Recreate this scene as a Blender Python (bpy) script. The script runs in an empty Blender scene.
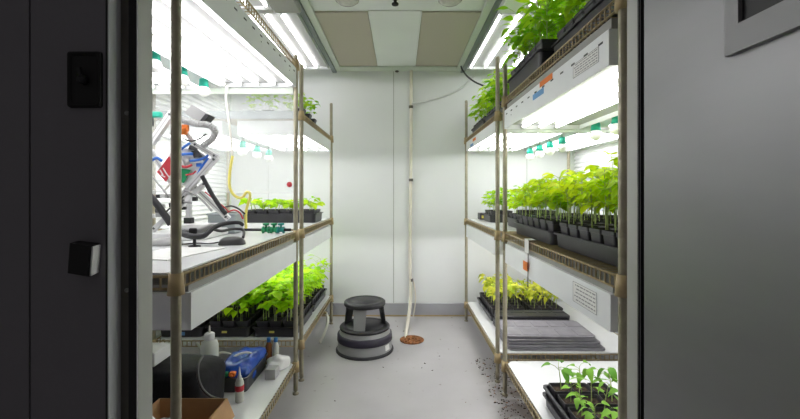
import bpy, math, random
from mathutils import Vector, Matrix, noise as mnoise

scene = bpy.context.scene
COL = scene.collection
rnd = random.Random(11)
PI = math.pi
CZ = 1.118                      # lens height; the lens stands at x=0, y=0


def P(u, v, y):
    """world point that the photograph shows at (u, v), lying y metres away"""
    return Vector(((u - 400) * y / 400.0, y, CZ - (v - 193) * y / 400.0))


# ------------------------------------------------------------------ materials
def new_mat(name):
    m = bpy.data.materials.new(name)
    m.use_nodes = True
    nt = m.node_tree
    b = nt.nodes['Principled BSDF']
    return m, nt, b


def mat(name, col, rough=0.5, metal=0.0, var=0.06, scale=8.0, bump=0.0, bscale=60.0, coat=0.0, stretch=None, spec=None):
    m, nt, b = new_mat(name)
    N, L = nt.nodes, nt.links
    tc = N.new('ShaderNodeTexCoord')
    src = tc.outputs['Object']
    if stretch:
        mp = N.new('ShaderNodeMapping')
        mp.inputs['Scale'].default_value = stretch
        L.new(src, mp.inputs[0])
        src = mp.outputs[0]
    nz = N.new('ShaderNodeTexNoise')
    nz.inputs['Scale'].default_value = scale
    nz.inputs['Detail'].default_value = 4
    L.new(src, nz.inputs['Vector'])
    rp = N.new('ShaderNodeValToRGB')
    rp.color_ramp.elements[0].position = 0.3
    rp.color_ramp.elements[1].position = 0.7
    rp.color_ramp.elements[0].color = [max(0, c * (1 - var)) for c in col] + [1]
    rp.color_ramp.elements[1].color = [min(1, c * (1 + var)) for c in col] + [1]
    L.new(nz.outputs[0], rp.inputs[0])
    L.new(rp.outputs[0], b.inputs['Base Color'])
    b.inputs['Roughness'].default_value = rough
    b.inputs['Metallic'].default_value = metal
    if spec is not None:
        b.inputs['Specular IOR Level'].default_value = spec
    if coat:
        b.inputs['Coat Weight'].default_value = coat
        b.inputs['Coat Roughness'].default_value = 0.15
    if bump:
        n2 = N.new('ShaderNodeTexNoise')
        n2.inputs['Scale'].default_value = bscale
        n2.inputs['Detail'].default_value = 3
        L.new(src, n2.inputs['Vector'])
        bp = N.new('ShaderNodeBump')
        bp.inputs['Strength'].default_value = bump
        bp.inputs['Distance'].default_value = 0.01
        L.new(n2.outputs[0], bp.inputs['Height'])
        L.new(bp.outputs[0], b.inputs['Normal'])
    return m


def leaf_mat(name, ca, cb, trans=0.45):
    m, nt, b = new_mat(name)
    N, L = nt.nodes, nt.links
    oi = N.new('ShaderNodeObjectInfo')
    tc = N.new('ShaderNodeTexCoord')
    nz = N.new('ShaderNodeTexNoise')
    nz.inputs['Scale'].default_value = 22
    L.new(tc.outputs['Object'], nz.inputs['Vector'])
    ad = N.new('ShaderNodeMath')
    ad.operation = 'MULTIPLY_ADD'
    ad.inputs[1].default_value = 0.45
    L.new(oi.outputs['Random'], ad.inputs[0])
    mu = N.new('ShaderNodeMath')
    mu.operation = 'MULTIPLY'
    mu.inputs[1].default_value = 0.6
    L.new(nz.outputs[0], mu.inputs[0])
    L.new(mu.outputs[0], ad.inputs[2])
    rp = N.new('ShaderNodeValToRGB')
    rp.color_ramp.elements[0].position = 0.2
    rp.color_ramp.elements[1].position = 0.8
    rp.color_ramp.elements[0].color = (*ca, 1)
    rp.color_ramp.elements[1].color = (*cb, 1)
    L.new(ad.outputs[0], rp.inputs[0])
    L.new(rp.outputs[0], b.inputs['Base Color'])
    b.inputs['Roughness'].default_value = 0.45
    b.inputs['Specular IOR Level'].default_value = 0.16
    tr = N.new('ShaderNodeBsdfTranslucent')
    L.new(rp.outputs[0], tr.inputs[0])
    mx = N.new('ShaderNodeMixShader')
    mx.inputs[0].default_value = trans
    L.new(b.outputs[0], mx.inputs[1])
    L.new(tr.outputs[0], mx.inputs[2])
    L.new(mx.outputs[0], N['Material Output'].inputs[0])
    return m


def emit_mat(name, col, s):
    m, nt, b = new_mat(name)
    b.inputs['Base Color'].default_value = (*col, 1)
    b.inputs['Emission Color'].default_value = (*col, 1)
    b.inputs['Emission Strength'].default_value = s
    return m


def clear_mat(name, haze, col=(0.9, 0.93, 0.93), gloss=0.06):
    m, nt, b = new_mat(name)
    N, L = nt.nodes, nt.links
    t = N.new('ShaderNodeBsdfTransparent')
    b.inputs['Base Color'].default_value = (*col, 1)
    b.inputs['Roughness'].default_value = 0.25
    mx = N.new('ShaderNodeMixShader')
    mx.inputs[0].default_value = haze
    L.new(t.outputs[0], mx.inputs[1])
    L.new(b.outputs[0], mx.inputs[2])
    L.new(mx.outputs[0], N['Material Output'].inputs[0])
    return m


TUBE_E = 9.0
M = {
    'wall': mat('white_wall_panel', (0.76, 0.78, 0.78), 0.42, var=0.02, scale=1.5, bump=0.03, bscale=30),
    'slat': mat('white_louvre', (0.82, 0.83, 0.83), 0.4, var=0.02),
    'ceil': mat('ceiling_panel', (0.76, 0.79, 0.77), 0.5, var=0.03, scale=2),
    'ceiltrim': mat('ceiling_trim', (0.62, 0.67, 0.60), 0.45, var=0.03),
    'ceilgrey': mat('ceiling_rail_grey', (0.20, 0.23, 0.23), 0.5, var=0.06),
    'perf': None,
    'floor': None,
    'base': mat('grey_baseboard', (0.36, 0.36, 0.39), 0.5, var=0.05),
    'outer': mat('charcoal_panel', (0.25, 0.236, 0.264), 0.5, var=0.05, scale=3, bump=0.03),
    'jamb': mat('grey_green_jamb', (0.42, 0.43, 0.395), 0.4, var=0.05),
    'jambdark': mat('dark_olive_frame', (0.12, 0.11, 0.095), 0.5, var=0.1),
    'jamblight': mat('pale_jamb_edge', (0.72, 0.73, 0.76), 0.35, var=0.03),
    'gasket': mat('black_gasket', (0.012, 0.012, 0.013), 0.6),
    'door': mat('brushed_grey_door', (0.21, 0.21, 0.217), 0.42, 0.5, var=0.05, scale=2.0, bump=0.06, bscale=5, stretch=(1, 1, 4)),
    'doorframe2': mat('pale_latch_metal', (0.75, 0.75, 0.75), 0.35, var=0.02),
    'doorframe': mat('pale_window_frame', (0.26, 0.26, 0.265), 0.4, var=0.02),
    'post': mat('olive_epoxy', (0.33, 0.30, 0.215), 0.36, 0.25, var=0.12, scale=30),
    'collar': mat('tan_collar', (0.42, 0.32, 0.165), 0.45, 0.1, var=0.12, scale=20),
    'wire': mat('bronze_wire', (0.40, 0.32, 0.18), 0.4, 0.3, var=0.2, scale=40),
    'liner': mat('white_liner', (0.80, 0.81, 0.82), 0.22, var=0.03, scale=5),
    'housing': mat('white_enamel', (0.84, 0.86, 0.87), 0.35, var=0.02),
    'reflector': mat('reflector_white', (0.34, 0.345, 0.345), 0.35, var=0.01),
    'slot': mat('dark_slot', (0.05, 0.06, 0.06), 0.6),
    'rail': mat('grey_channel', (0.33, 0.33, 0.31), 0.45, var=0.08),
    'tube': emit_mat('lit_tube', (1.0, 0.985, 0.985), TUBE_E),
    'tubeoff': mat('unlit_tube', (0.85, 0.85, 0.84), 0.2, var=0.01),
    'cap': mat('tube_cap', (0.75, 0.75, 0.73), 0.4),
    'orange': mat('orange_tape', (0.85, 0.22, 0.03), 0.6),
    'blue_tape': mat('blue_tape', (0.16, 0.38, 0.68), 0.6),
    'paper': mat('white_paper', (0.8, 0.8, 0.78), 0.7),
    'ink': mat('grey_ink', (0.26, 0.26, 0.27), 0.7),
    'socket': mat('green_socket', (0.02, 0.42, 0.30), 0.4),
    'bulb': mat('frosted_bulb', (0.9, 0.9, 0.88), 0.25, var=0.01),
    'tray': mat('black_plastic', (0.028, 0.027, 0.032), 0.38, var=0.15, scale=25),
    'pot': mat('charcoal_pot', (0.045, 0.043, 0.05), 0.42, var=0.15, scale=25),
    'soil': mat('potting_soil', (0.05, 0.03, 0.018), 0.95, var=0.5, scale=120, bump=0.6, bscale=180),
    'greytray': mat('grey_flat_plastic', (0.23, 0.22, 0.245), 0.5, var=0.15, scale=12, bump=0.2, bscale=50),
    'stem': leaf_mat('pale_stem', (0.38, 0.50, 0.16), (0.50, 0.56, 0.25), 0.2),
    'lime': leaf_mat('lime_leaf', (0.17, 0.50, 0.008), (0.66, 0.90, 0.025)),
    'lemon': leaf_mat('lemon_green_leaf', (0.30, 0.60, 0.008), (0.86, 0.95, 0.025)),
    'green': leaf_mat('green_leaf', (0.16, 0.50, 0.012), (0.66, 0.90, 0.04), 0.52),
    'yellow': leaf_mat('yellowing_leaf', (0.36, 0.52, 0.03), (0.80, 0.78, 0.09)),
    'deep': leaf_mat('deep_leaf', (0.06, 0.24, 0.03), (0.26, 0.50, 0.06), 0.3),
    'stoolgrey': mat('grey_stool_metal', (0.30, 0.305, 0.31), 0.4, var=0.04),
    'rubber': mat('black_rubber', (0.022, 0.022, 0.025), 0.55),
    'band': mat('navy_black_band', (0.03, 0.026, 0.045), 0.5),
    'pvc': mat('cream_pipe', (0.72, 0.68, 0.58), 0.4, var=0.06),
    'clamp': mat('dark_clamp', (0.09, 0.08, 0.07), 0.5),
    'rust': mat('rusty_drain', (0.26, 0.10, 0.03), 0.85, var=0.6, scale=60, bump=0.8, bscale=80),
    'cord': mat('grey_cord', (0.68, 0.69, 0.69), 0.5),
    'blackcord': mat('black_cord', (0.03, 0.03, 0.03), 0.5),
    'alu': mat('aluminium', (0.64, 0.64, 0.645), 0.35, 0.2, var=0.05),
    'whiteplastic': mat('white_plastic', (0.76, 0.77, 0.76), 0.4, var=0.03),
    'cream': mat('translucent_bottle', (0.62, 0.64, 0.58), 0.4, var=0.05),
    'greyplastic': mat('grey_plastic', (0.38, 0.38, 0.38), 0.4),
    'darkgrey': mat('dark_grey_plastic', (0.07, 0.07, 0.07), 0.35),
    'red': mat('red_label', (0.55, 0.035, 0.05), 0.5),
    'blue': mat('blue_film', (0.008, 0.06, 0.36), 0.3, var=0.35, scale=14, bump=0.5, bscale=25),
    'cable_blue': mat('blue_cable', (0.03, 0.16, 0.6), 0.45),
    'greenplastic': mat('green_valve', (0.01, 0.26, 0.10), 0.35),
    'teal': mat('teal_valve', (0.01, 0.22, 0.20), 0.35),
    'yellowhose': mat('yellow_hose', (0.80, 0.70, 0.16), 0.4),
    'bag': mat('black_fabric', (0.006, 0.006, 0.008), 0.7, var=0.3, bump=0.6, bscale=14, spec=0.25),
    'strap': mat('grey_strap', (0.10, 0.10, 0.10), 0.6),
    'card': mat('cardboard', (0.50, 0.30, 0.145), 0.8, var=0.08, scale=20),
    'hose': mat('white_hose', (0.7, 0.68, 0.62), 0.4),
    'amber': mat('amber_glass', (0.28, 0.11, 0.03), 0.15),
    'clearplastic': clear_mat('clear_plastic', 0.45),
    'sheet': clear_mat('clear_sheet', 0.22),
    'bluecap': mat('blue_cap', (0.02, 0.16, 0.45), 0.4),
    'glass': mat('lamp_glass', (0.62, 0.62, 0.58), 0.2, var=0.2, scale=30),
    'bin': mat('grey_bin', (0.36, 0.40, 0.42), 0.45),
}


def perf_mat():
    m, nt, b = new_mat('perforated_tan_panel')
    N, L = nt.nodes, nt.links
    tc = N.new('ShaderNodeTexCoord')
    mp = N.new('ShaderNodeMapping')
    mp.inputs['Scale'].default_value = (95, 95, 95)
    L.new(tc.outputs['Object'], mp.inputs[0])
    vo = N.new('ShaderNodeTexVoronoi')
    vo.inputs['Randomness'].default_value = 0.0
    vo.inputs['Scale'].default_value = 1.0
    L.new(mp.outputs[0], vo.inputs['Vector'])
    rp = N.new('ShaderNodeValToRGB')
    rp.color_ramp.elements[0].position = 0.28
    rp.color_ramp.elements[1].position = 0.36
    rp.color_ramp.elements[0].color = (0.16, 0.145, 0.10, 1)
    rp.color_ramp.elements[1].color = (0.46, 0.425, 0.345, 1)
    L.new(vo.outputs['Distance'], rp.inputs[0])
    L.new(rp.outputs[0], b.inputs['Base Color'])
    b.inputs['Roughness'].default_value = 0.6
    return m


def floor_mat():
    m, nt, b = new_mat('sealed_grey_floor')
    N, L = nt.nodes, nt.links
    tc = N.new('ShaderNodeTexCoord')
    n1 = N.new('ShaderNodeTexNoise')
    n1.inputs['Scale'].default_value = 3.0
    n1.inputs['Detail'].default_value = 6
    L.new(tc.outputs['Object'], n1.inputs['Vector'])
    r1 = N.new('ShaderNodeValToRGB')
    r1.color_ramp.elements[0].position = 0.3
    r1.color_ramp.elements[1].position = 0.7
    r1.color_ramp.elements[0].color = (0.41, 0.398, 0.408, 1)
    r1.color_ramp.elements[1].color = (0.49, 0.475, 0.488, 1)
    L.new(n1.outputs[0], r1.inputs[0])
    # dark specks of grit
    n2 = N.new('ShaderNodeTexNoise')
    n2.inputs['Scale'].default_value = 28.0
    n2.inputs['Detail'].default_value = 2
    L.new(tc.outputs['Object'], n2.inputs['Vector'])
    r2 = N.new('ShaderNodeValToRGB')
    r2.color_ramp.elements[0].position = 0.70
    r2.color_ramp.elements[1].position = 0.76
    r2.color_ramp.elements[0].color = (0, 0, 0, 1)
    r2.color_ramp.elements[1].color = (0.7, 0.7, 0.7, 1)
    L.new(n2.outputs[0], r2.inputs[0])
    mx = N.new('ShaderNodeMixRGB')
    L.new(r2.outputs[0], mx.inputs[0])
    L.new(r1.outputs[0], mx.inputs[1])
    mx.inputs[2].default_value = (0.20, 0.17, 0.15, 1)
    # brown dirt trodden in under the right-hand shelves
    sx = N.new('ShaderNodeSeparateXYZ')
    L.new(tc.outputs['Object'], sx.inputs[0])
    def band(sock, a, c, d, e):
        u = N.new('ShaderNodeMapRange'); u.inputs['From Min'].default_value = a; u.inputs['From Max'].default_value = c
        w_ = N.new('ShaderNodeMapRange'); w_.inputs['From Min'].default_value = d; w_.inputs['From Max'].default_value = e
        w_.inputs['To Min'].default_value = 1; w_.inputs['To Max'].default_value = 0
        L.new(sock, u.inputs['Value']); L.new(sock, w_.inputs['Value'])
        q = N.new('ShaderNodeMath'); q.operation = 'MULTIPLY'
        L.new(u.outputs[0], q.inputs[0]); L.new(w_.outputs[0], q.inputs[1])
        return q.outputs[0]
    bx_, by_ = band(sx.outputs[0], .44, .62, 1.0, 1.4), band(sx.outputs[1], 1.0, 1.6, 2.1, 2.75)
    n5 = N.new('ShaderNodeTexNoise'); n5.inputs['Scale'].default_value = 9; n5.inputs['Detail'].default_value = 8
    L.new(tc.outputs['Object'], n5.inputs['Vector'])
    r5 = N.new('ShaderNodeMapRange'); r5.inputs['From Min'].default_value = .3; r5.inputs['From Max'].default_value = .55
    L.new(n5.outputs[0], r5.inputs['Value'])
    m1 = N.new('ShaderNodeMath'); m1.operation = 'MULTIPLY'; L.new(bx_, m1.inputs[0]); L.new(by_, m1.inputs[1])
    m2 = N.new('ShaderNodeMath'); m2.operation = 'MULTIPLY'; L.new(m1.outputs[0], m2.inputs[0]); L.new(r5.outputs[0], m2.inputs[1])
    mx2 = N.new('ShaderNodeMixRGB')
    L.new(m2.outputs[0], mx2.inputs[0]); L.new(mx.outputs[0], mx2.inputs[1])
    mx2.inputs[2].default_value = (0.12, 0.095, 0.08, 1)
    L.new(mx2.outputs[0], b.inputs['Base Color'])
    n3 = N.new('ShaderNodeTexNoise')
    n3.inputs['Scale'].default_value = 6
    L.new(tc.outputs['Object'], n3.inputs['Vector'])
    r3 = N.new('ShaderNodeMapRange')
    r3.inputs['To Min'].default_value = 0.22
    r3.inputs['To Max'].default_value = 0.42
    L.new(n3.outputs[0], r3.inputs['Value'])
    L.new(r3.outputs[0], b.inputs['Roughness'])
    return m


M['perf'] = perf_mat()
M['floor'] = floor_mat()


# ---------------------------------------------------------------- mesh builder
class MB:
    def __init__(s):
        s.v, s.f, s.mi, s.sm, s.mats = [], [], [], [], []

    def m(s, mm):
        if mm not in s.mats:
            s.mats.append(mm)
        return s.mats.index(mm)

    def add(s, verts, faces, mm, smooth=False):
        o = len(s.v)
        k = s.m(mm)
        s.v += [tuple(p) for p in verts]
        for f in faces:
            s.f.append([i + o for i in f])
            s.mi.append(k)
            s.sm.append(smooth)

    def box(s, lo, hi, mm, bev=0.0):
        x0, x1 = sorted((lo[0], hi[0]))
        y0, y1 = sorted((lo[1], hi[1]))
        z0, z1 = sorted((lo[2], hi[2]))
        if bev <= 0:
            vs = [(x, y, z) for z in (z0, z1) for y in (y0, y1) for x in (x0, x1)]
            fs = [(0, 2, 3, 1), (4, 5, 7, 6), (0, 1, 5, 4), (2, 6, 7, 3), (0, 4, 6, 2), (1, 3, 7, 5)]
            s.add(vs, fs, mm)
        else:
            cx, cy = (x0 + x1) / 2, (y0 + y1) / 2
            w, l = x1 - x0, y1 - y0
            b = min(bev, w / 2.1, l / 2.1, (z1 - z0) / 2.1)
            loops = []
            for (z, ins) in ((z0, b), (z0 + b, 0), (z1 - b, 0), (z1, b)):
                loops.append([(cx + px, cy + py, z) for px, py in rrect(w - 2 * ins, l - 2 * ins, b, 2)])
            s.loft(loops, mm, cap=(True, True))

    def obox(s, a, b, w, h, mm, up=(0, 0, 1)):
        """rectangular bar from a to b"""
        a, b = Vector(a), Vector(b)
        d = (b - a).normalized()
        up = Vector(up)
        if abs(d.dot(up)) > 0.98:
            up = Vector((0, 1, 0))
        sd = d.cross(up).normalized()
        up = sd.cross(d).normalized()
        vs = []
        for p in (a, b):
            for i, j in ((-1, -1), (1, -1), (1, 1), (-1, 1)):
                vs.append(p + sd * (i * w / 2) + up * (j * h / 2))
        s.add(vs, [(0, 3, 2, 1), (4, 5, 6, 7), (0, 1, 5, 4), (1, 2, 6, 5), (2, 3, 7, 6), (3, 0, 4, 7)], mm)

    def loft(s, loops, mm, cap=(False, False), smooth=False):
        n = len(loops[0])
        vs = [p for lp in loops for p in lp]
        fs = []
        for i in range(len(loops) - 1):
            for j in range(n):
                k = (j + 1) % n
                fs.append((i * n + j, i * n + k, (i + 1) * n + k, (i + 1) * n + j))
        if cap[0]:
            fs.append(tuple(reversed(range(n))))
        if cap[1]:
            fs.append(tuple((len(loops) - 1) * n + j for j in range(n)))
        s.add(vs, fs, mm, smooth)

    def lathe(s, prof, c, mm, n=20, smooth=True, axis='z'):
        loops = []
        for r, z in prof:
            lp = []
            for j in range(n):
                a = 2 * PI * j / n
                x, y = r * math.cos(a), r * math.sin(a)
                if axis == 'z':
                    lp.append((c[0] + x, c[1] + y, c[2] + z))
                elif axis == 'y':
                    lp.append((c[0] + x, c[1] + z, c[2] - y))
                else:
                    lp.append((c[0] + z, c[1] + x, c[2] + y))
            loops.append(lp)
        s.loft(loops, mm, (True, True), smooth)

    def tube(s, pts, r, mm, n=8, smooth=True, cap=True, rr=None):
        pts = [Vector(p) for p in pts]
        loops = []
        up = Vector((0, 0, 1))
        for i, p in enumerate(pts):
            d = (pts[min(i + 1, len(pts) - 1)] - pts[max(i - 1, 0)]).normalized()
            u = up - d * up.dot(d)
            if u.length < 0.1:
                u = Vector((0, 1, 0)) - d * d.y
            if u.length < 0.1:
                u = Vector((1, 0, 0)) - d * d.x
            u.normalize()
            up = u
            w = d.cross(u)
            q = rr[i] if rr else r
            loops.append([p + (u * math.cos(2 * PI * j / n) + w * math.sin(2 * PI * j / n)) * q for j in range(n)])
        s.loft(loops, mm, (cap, cap), smooth)

    def build(s, name, parent=None, loc=None):
        me = bpy.data.meshes.new(name)
        me.from_pydata(s.v, [], s.f)
        for mm in s.mats:
            me.materials.append(mm)
        me.polygons.foreach_set('material_index', s.mi)
        me.polygons.foreach_set('use_smooth', s.sm)
        me.update()
        o = bpy.data.objects.new(name, me)
        COL.objects.link(o)
        if loc is not None:
            o.location = loc
        if parent is not None:
            o.parent = parent
        return o


def rrect(w, l, r, n=3):
    """rounded rectangle, centred, counter-clockwise"""
    r = max(1e-4, min(r, w / 2 - 1e-4, l / 2 - 1e-4))
    out = []
    for cx, cy, a0 in ((w / 2 - r, l / 2 - r, 0), (-w / 2 + r, l / 2 - r, 90), (-w / 2 + r, -l / 2 + r, 180), (w / 2 - r, -l / 2 + r, 270)):
        for k in range(n + 1):
            a = math.radians(a0 + 90 * k / n)
            out.append((cx + r * math.cos(a), cy + r * math.sin(a)))
    return out


def smooth_path(pts, n=6):
    pts = [Vector(p) for p in pts]
    out = []
    for i in range(len(pts) - 1):
        p0, p1, p2, p3 = pts[max(i - 1, 0)], pts[i], pts[i + 1], pts[min(i + 2, len(pts) - 1)]
        for k in range(n):
            t = k / n
            out.append(0.5 * ((2 * p1) + (p2 - p0) * t + (2 * p0 - 5 * p1 + 4 * p2 - p3) * t * t + (3 * p1 - p0 - 3 * p2 + p3) * t ** 3))
    out.append(pts[-1])
    return out


def tag(o, label=None, cat=None, group=None, kind=None):
    if label:
        o['label'] = label
    if cat:
        o['category'] = cat
    if group:
        o['group'] = group
    if kind:
        o['kind'] = kind
    return o


def empty(name, loc, label=None, cat=None, group=None, rz=0.0):
    o = bpy.data.objects.new(name, None)
    o.empty_display_size = 0.05
    o.location = loc
    o.rotation_euler = (0, 0, rz)
    COL.objects.link(o)
    return tag(o, label, cat, group)


def struct(mb, name):
    return tag(mb.build(name), kind='structure')


def copy_tree(o, parent=None):
    c = o.copy()
    COL.objects.link(c)
    if parent is not None:
        c.parent = parent
    for ch in o.children:
        copy_tree(ch, c)
    return c


# ---------------------------------------------------------------- room setting
BW, RH, SW = 3.64, 2.246, 1.565       # back wall, room height, side wall
FY0, FY1 = 0.80, 0.884                # the front wall the lens looks through
b = MB()
b.box((-3.2, -1.6, -0.05), (3.2, BW + .1, 0), M['floor'])
struct(b, 'floor')
b = MB()
b.box((-SW - .1, FY0, RH), (SW + .1, BW + .1, RH + .06), M['ceil'])
b.box((-.198, 2.47, RH - .006), (.136, 3.53, RH), M['ceil'])
struct(b, 'ceiling')
# back wall of four panels with narrow seams
b = MB()
xs = [-SW - .1, -1.2, -0.058, 1.155, SW + .1]
for i in range(4):
    b.box((xs[i] + .0025, BW, .115), (xs[i + 1] - .0025, BW + .08, RH), M['wall'])
b.box((-SW - .1, BW + .006, 0), (SW + .1, BW + .1, RH), M['rail'])
struct(b, 'wall_back')
b = MB()
b.box((-SW, BW - .012, 0), (SW, BW + .006, .118), M['base'], .004)
b.box((-SW, BW - .016, 0), (SW, BW - .012, .012), M['collar'])
struct(b, 'baseboard_back')
for sg, nm in ((-1, 'wall_left'), (1, 'wall_right')):
    b = MB()
    b.box((sg * (SW + .012), FY1 - .05, 0), (sg * (SW + .1), BW + .1, RH), M['wall'])
    z = .12
    while z < RH - .04:
        # louvre slat: a sloping plate
        x0, x1 = sg * (SW + .012), sg * (SW - .004)
        vs = [(x0, FY1, z), (x1, FY1, z + .004), (x1, FY1, z + .012), (x0, FY1, z + .033),
              (x0, BW, z), (x1, BW, z + .004), (x1, BW, z + .012), (x0, BW, z + .033)]
        b.add(vs, [(0, 1, 2, 3), (7, 6, 5, 4), (0, 4, 5, 1), (1, 5, 6, 2), (2, 6, 7, 3)], M['slat'])
        z += .036
    struct(b, nm)
# corner posts of the plenum walls
b = MB()
for sg in (-1, 1):
    b.box((sg * (SW - .03), BW - .05, 0), (sg * (SW + .02), BW, RH), M['ceiltrim'])
struct(b, 'trim_1')
# front wall, left of the doorway: charcoal panels with a seam
JL, JR = -.548, .5017
b = MB()
b.box((-3.2, FY0, 0), (-.7425, FY0 + .03, 2.5), M['outer'])
b.box((-.7385, FY0, 0), (-.586, FY0 + .03, 2.5), M['outer'])
b.box((-3.2, FY0 + .012, 0), (-.586, FY1, 2.5), M['outer'])
b.box((-.586, FY0 + .0015, 0), (-.5845, .837, 2.5), M['jamblight'])
b.box((-.5885, FY0 - .0006, 0), (-.5858, FY0 + .0014, 2.5), M['gasket'])
b.box((-3.2, FY0, 2.3), (3.2, FY1, 2.6), M['outer'])
struct(b, 'wall_front')
b = MB()
b.box((.515, .8465, 0), (3.2, FY1, 2.5), M['outer'])
struct(b, 'wall_front_right')
# stepped jambs and black gasket
b = MB()
b.box((-.5845, .837, 0), (JL, FY1, 2.3), M['jambdark'])
b.box((JL - .006, .8375, 0), (JL + .0005, FY1 + .0005, 2.3), M['jamb'])
b.box((-.566, .834, 0), (-.5505, .837, 2.3), M['gasket'])
b.box((-.5498, .8345, 0), (-.5480, .8374, 2.3), M['jamblight'])
for z in (1.285, .915):
    b.lathe([(.0001, 0), (.0045, .0), (.0045, .003), (.0001, .004)], (-.5705, .837, z), M['jamb'], 10, axis='y')
    b.lathe([(.0001, -.004), (.0045, -.003), (.0045, 0), (.0001, .0)], (-.5705, .837, z), M['rail'], 10, axis='y')
struct(b, 'trim_2')
b = MB()
b.box((JR, .8455, 0), (.515, FY1, 2.3), M['jamb'])
b.box((JR + .0003, .8405, 0), (.5045, .8455, 2.3), M['gasket'])
b.box((.5045, .841, 0), (.5060, .8455, 2.3), M['jamblight'])
b.box((.5060, .8402, 0), (.5130, .8455, 2.3), M['gasket'])
struct(b, 'trim_3')
# the door, swung open towards the lens
b = MB()
b.box((.5055, -.20, .02), (.585, .831, 2.28), M['door'], .003)
door = struct(b, 'door_1')
b = MB()
y0, y1, z0, z1 = .20, .612, 1.326, 1.80
for lo, hi in (((y0, z0), (y1, z0 + .041)), ((y0, z1 - .041), (y1, z1)), ((y0, z0 + .041), (y0 + .025, z1 - .041)), ((y1 - .025, z0 + .041), (y1, z1 - .041))):
    b.box((.496, lo[0], lo[1]), (.5054, hi[0], hi[1]), M['doorframe'])
fr = b.build('window_frame', door)
b = MB()
b.box((.5025, y0 + .025, z0 + .041), (.505, y1 - .025, z1 - .041), M['gasket'])
b.build('window_pane', fr)

# ceiling details
for sx, lab in (((-.545, -.200), 'tan perforated ceiling panel left of the white centre strip'), ((.138, .514), 'tan perforated ceiling panel right of the white centre strip')):
    b = MB()
    b.box((sx[0], 2.48, RH - .010), (sx[1], 3.525, RH - .0005), M['perf'])
    o = b.build('ceiling_vent_panel')
    tag(o, lab, 'ceiling panel', 'perforated ceiling panels')
b = MB()
for sg in (-1, 1):
    xi = .53 if sg < 0 else .505
    b.box((sg * xi, .9, RH - .022), (sg * (xi + .045), BW, RH), M['ceiltrim'])
    b.box((sg * (xi + .045), .9, RH - .035), (sg * (xi + .082), BW, RH), M['ceilgrey'])
b.box((-.53, 3.53, RH - .02), (.505, BW, RH), M['ceiltrim'])
struct(b, 'trim_4')
for sx, lab in ((-1, 'grey metal box on the ceiling in front of the left ceiling light'), (1, 'pale metal box on the ceiling in front of the right ceiling light')):
    b = MB()
    x0 = .58
    b.box((sx * x0, 1.5, RH - .07), (sx * (x0 + (.16 if sx < 0 else .14)), 2.355, RH - .0005), M['rail'] if sx < 0 else M['housing'], .006)
    tag(b.build('ceiling_box'), lab, 'metal box')
for x, lab in ((-.30, 'round glass ceiling lamp in front of the left perforated panel'), (.285, 'round glass ceiling lamp in front of the right perforated panel')):
    t = empty('ceiling_lamp', (x, 2.27, RH), lab, 'ceiling lamp', 'glass ceiling lamps')
    b = MB()
    b.lathe([(.03, -.0005), (.055, -.0005), (.055, -.018), (.03, -.02)], (0, 0, 0), M['ceiltrim'], 20)
    b.build('base', t)
    b = MB()
    b.lathe([(.045, -.012), (.066, -.02), (.068, -.035), (.05, -.050), (.02, -.058), (.001, -.059)], (0, 0, 0), M['glass'], 20)
    b.build('glass_dome', t)
b = MB()
b.lathe([(.02, -.0005), (.02, -.008), (.009, -.012), (.009, -.028), (.02, -.034), (.02, -.042), (.001, -.05)], (-.028, 2.31, RH), M['rubber'], 14)
tag(b.build('ceiling_sprinkler'), 'small black knob on the ceiling between the two glass lamps', 'sprinkler')

# wall plate and strike box on the charcoal panel
t = empty('wall_plate', (-.628, FY0, 1.344), 'black rectangular wall plate on the charcoal panel left of the doorway', 'wall plate')
b = MB()
lp = [[(px, yy, pz) for px, pz in rrect(.068 - 2 * i, .112 - 2 * i, .005, 2)] for yy, i in ((-.0003, 0), (-.006, .001), (-.008, .004), (-.006, .007), (-.004, .009))]
b.loft(lp, M['gasket'], (False, True))
b.build('plate', t)
b = MB()
b.lathe([(.001, -.016), (.008, -.015), (.01, -.004), (.001, -.0035)], (0, 0, -.002), M['rubber'], 12, axis='y')
b.obox((0, -.013, .004), (-.003, -.014, .02), .007, .006, M['rubber'])
b.build('knob', t)
t = empty('door_latch', (-.617, FY0, .990), 'black box latch with a pale edge on the charcoal panel left of the doorway', 'latch')
t.rotation_euler = (0, math.radians(4), 0)
b = MB()
b.loft([[(-.028, -.0005, -.029), (.0145, -.0005, -.031), (.0145, -.0005, .029), (-.028, -.0005, .031)],
        [(-.021, -.030, -.028), (.0245, -.034, -.031), (.0245, -.034, .028), (-.021, -.030, .030)],
        [(-.017, -.033, -.025), (.022, -.037, -.028), (.022, -.037, .025), (-.017, -.033, .027)]], M['gasket'], (True, True))
b.build('body', t)
b = MB()
b.loft([[(.0148, -.0008, -.029), (.0178, -.0008, -.029), (.0178, -.0008, .027), (.0148, -.0008, .027)],
        [(.0248, -.034, -.029), (.0275, -.034, -.029), (.0275, -.034, .027), (.0248, -.034, .027)]], M['doorframe2'], (True, True))
tag(b.build('edge_plate', t), 'pale metal edge plate')

# ---------------------------------------------------------------- shelving
PR = .0127


def post_mesh(h):
    b = MB()
    prof = [(PR, .012)]
    z = .012
    prof = [(.001, 0), (.017, 0), (.017, .008), (.008, .012), (.008, .02), (PR, .021)]
    z = .05
    while z < h - .02:
        prof += [(PR, z), (PR * .96, z + .002), (PR, z + .004)]
        z += .05
    prof += [(PR, h - .006), (PR * .7, h), (.001, h)]
    b.lathe(prof, (0, 0, 0), M['post'], 12)
    return b


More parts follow.
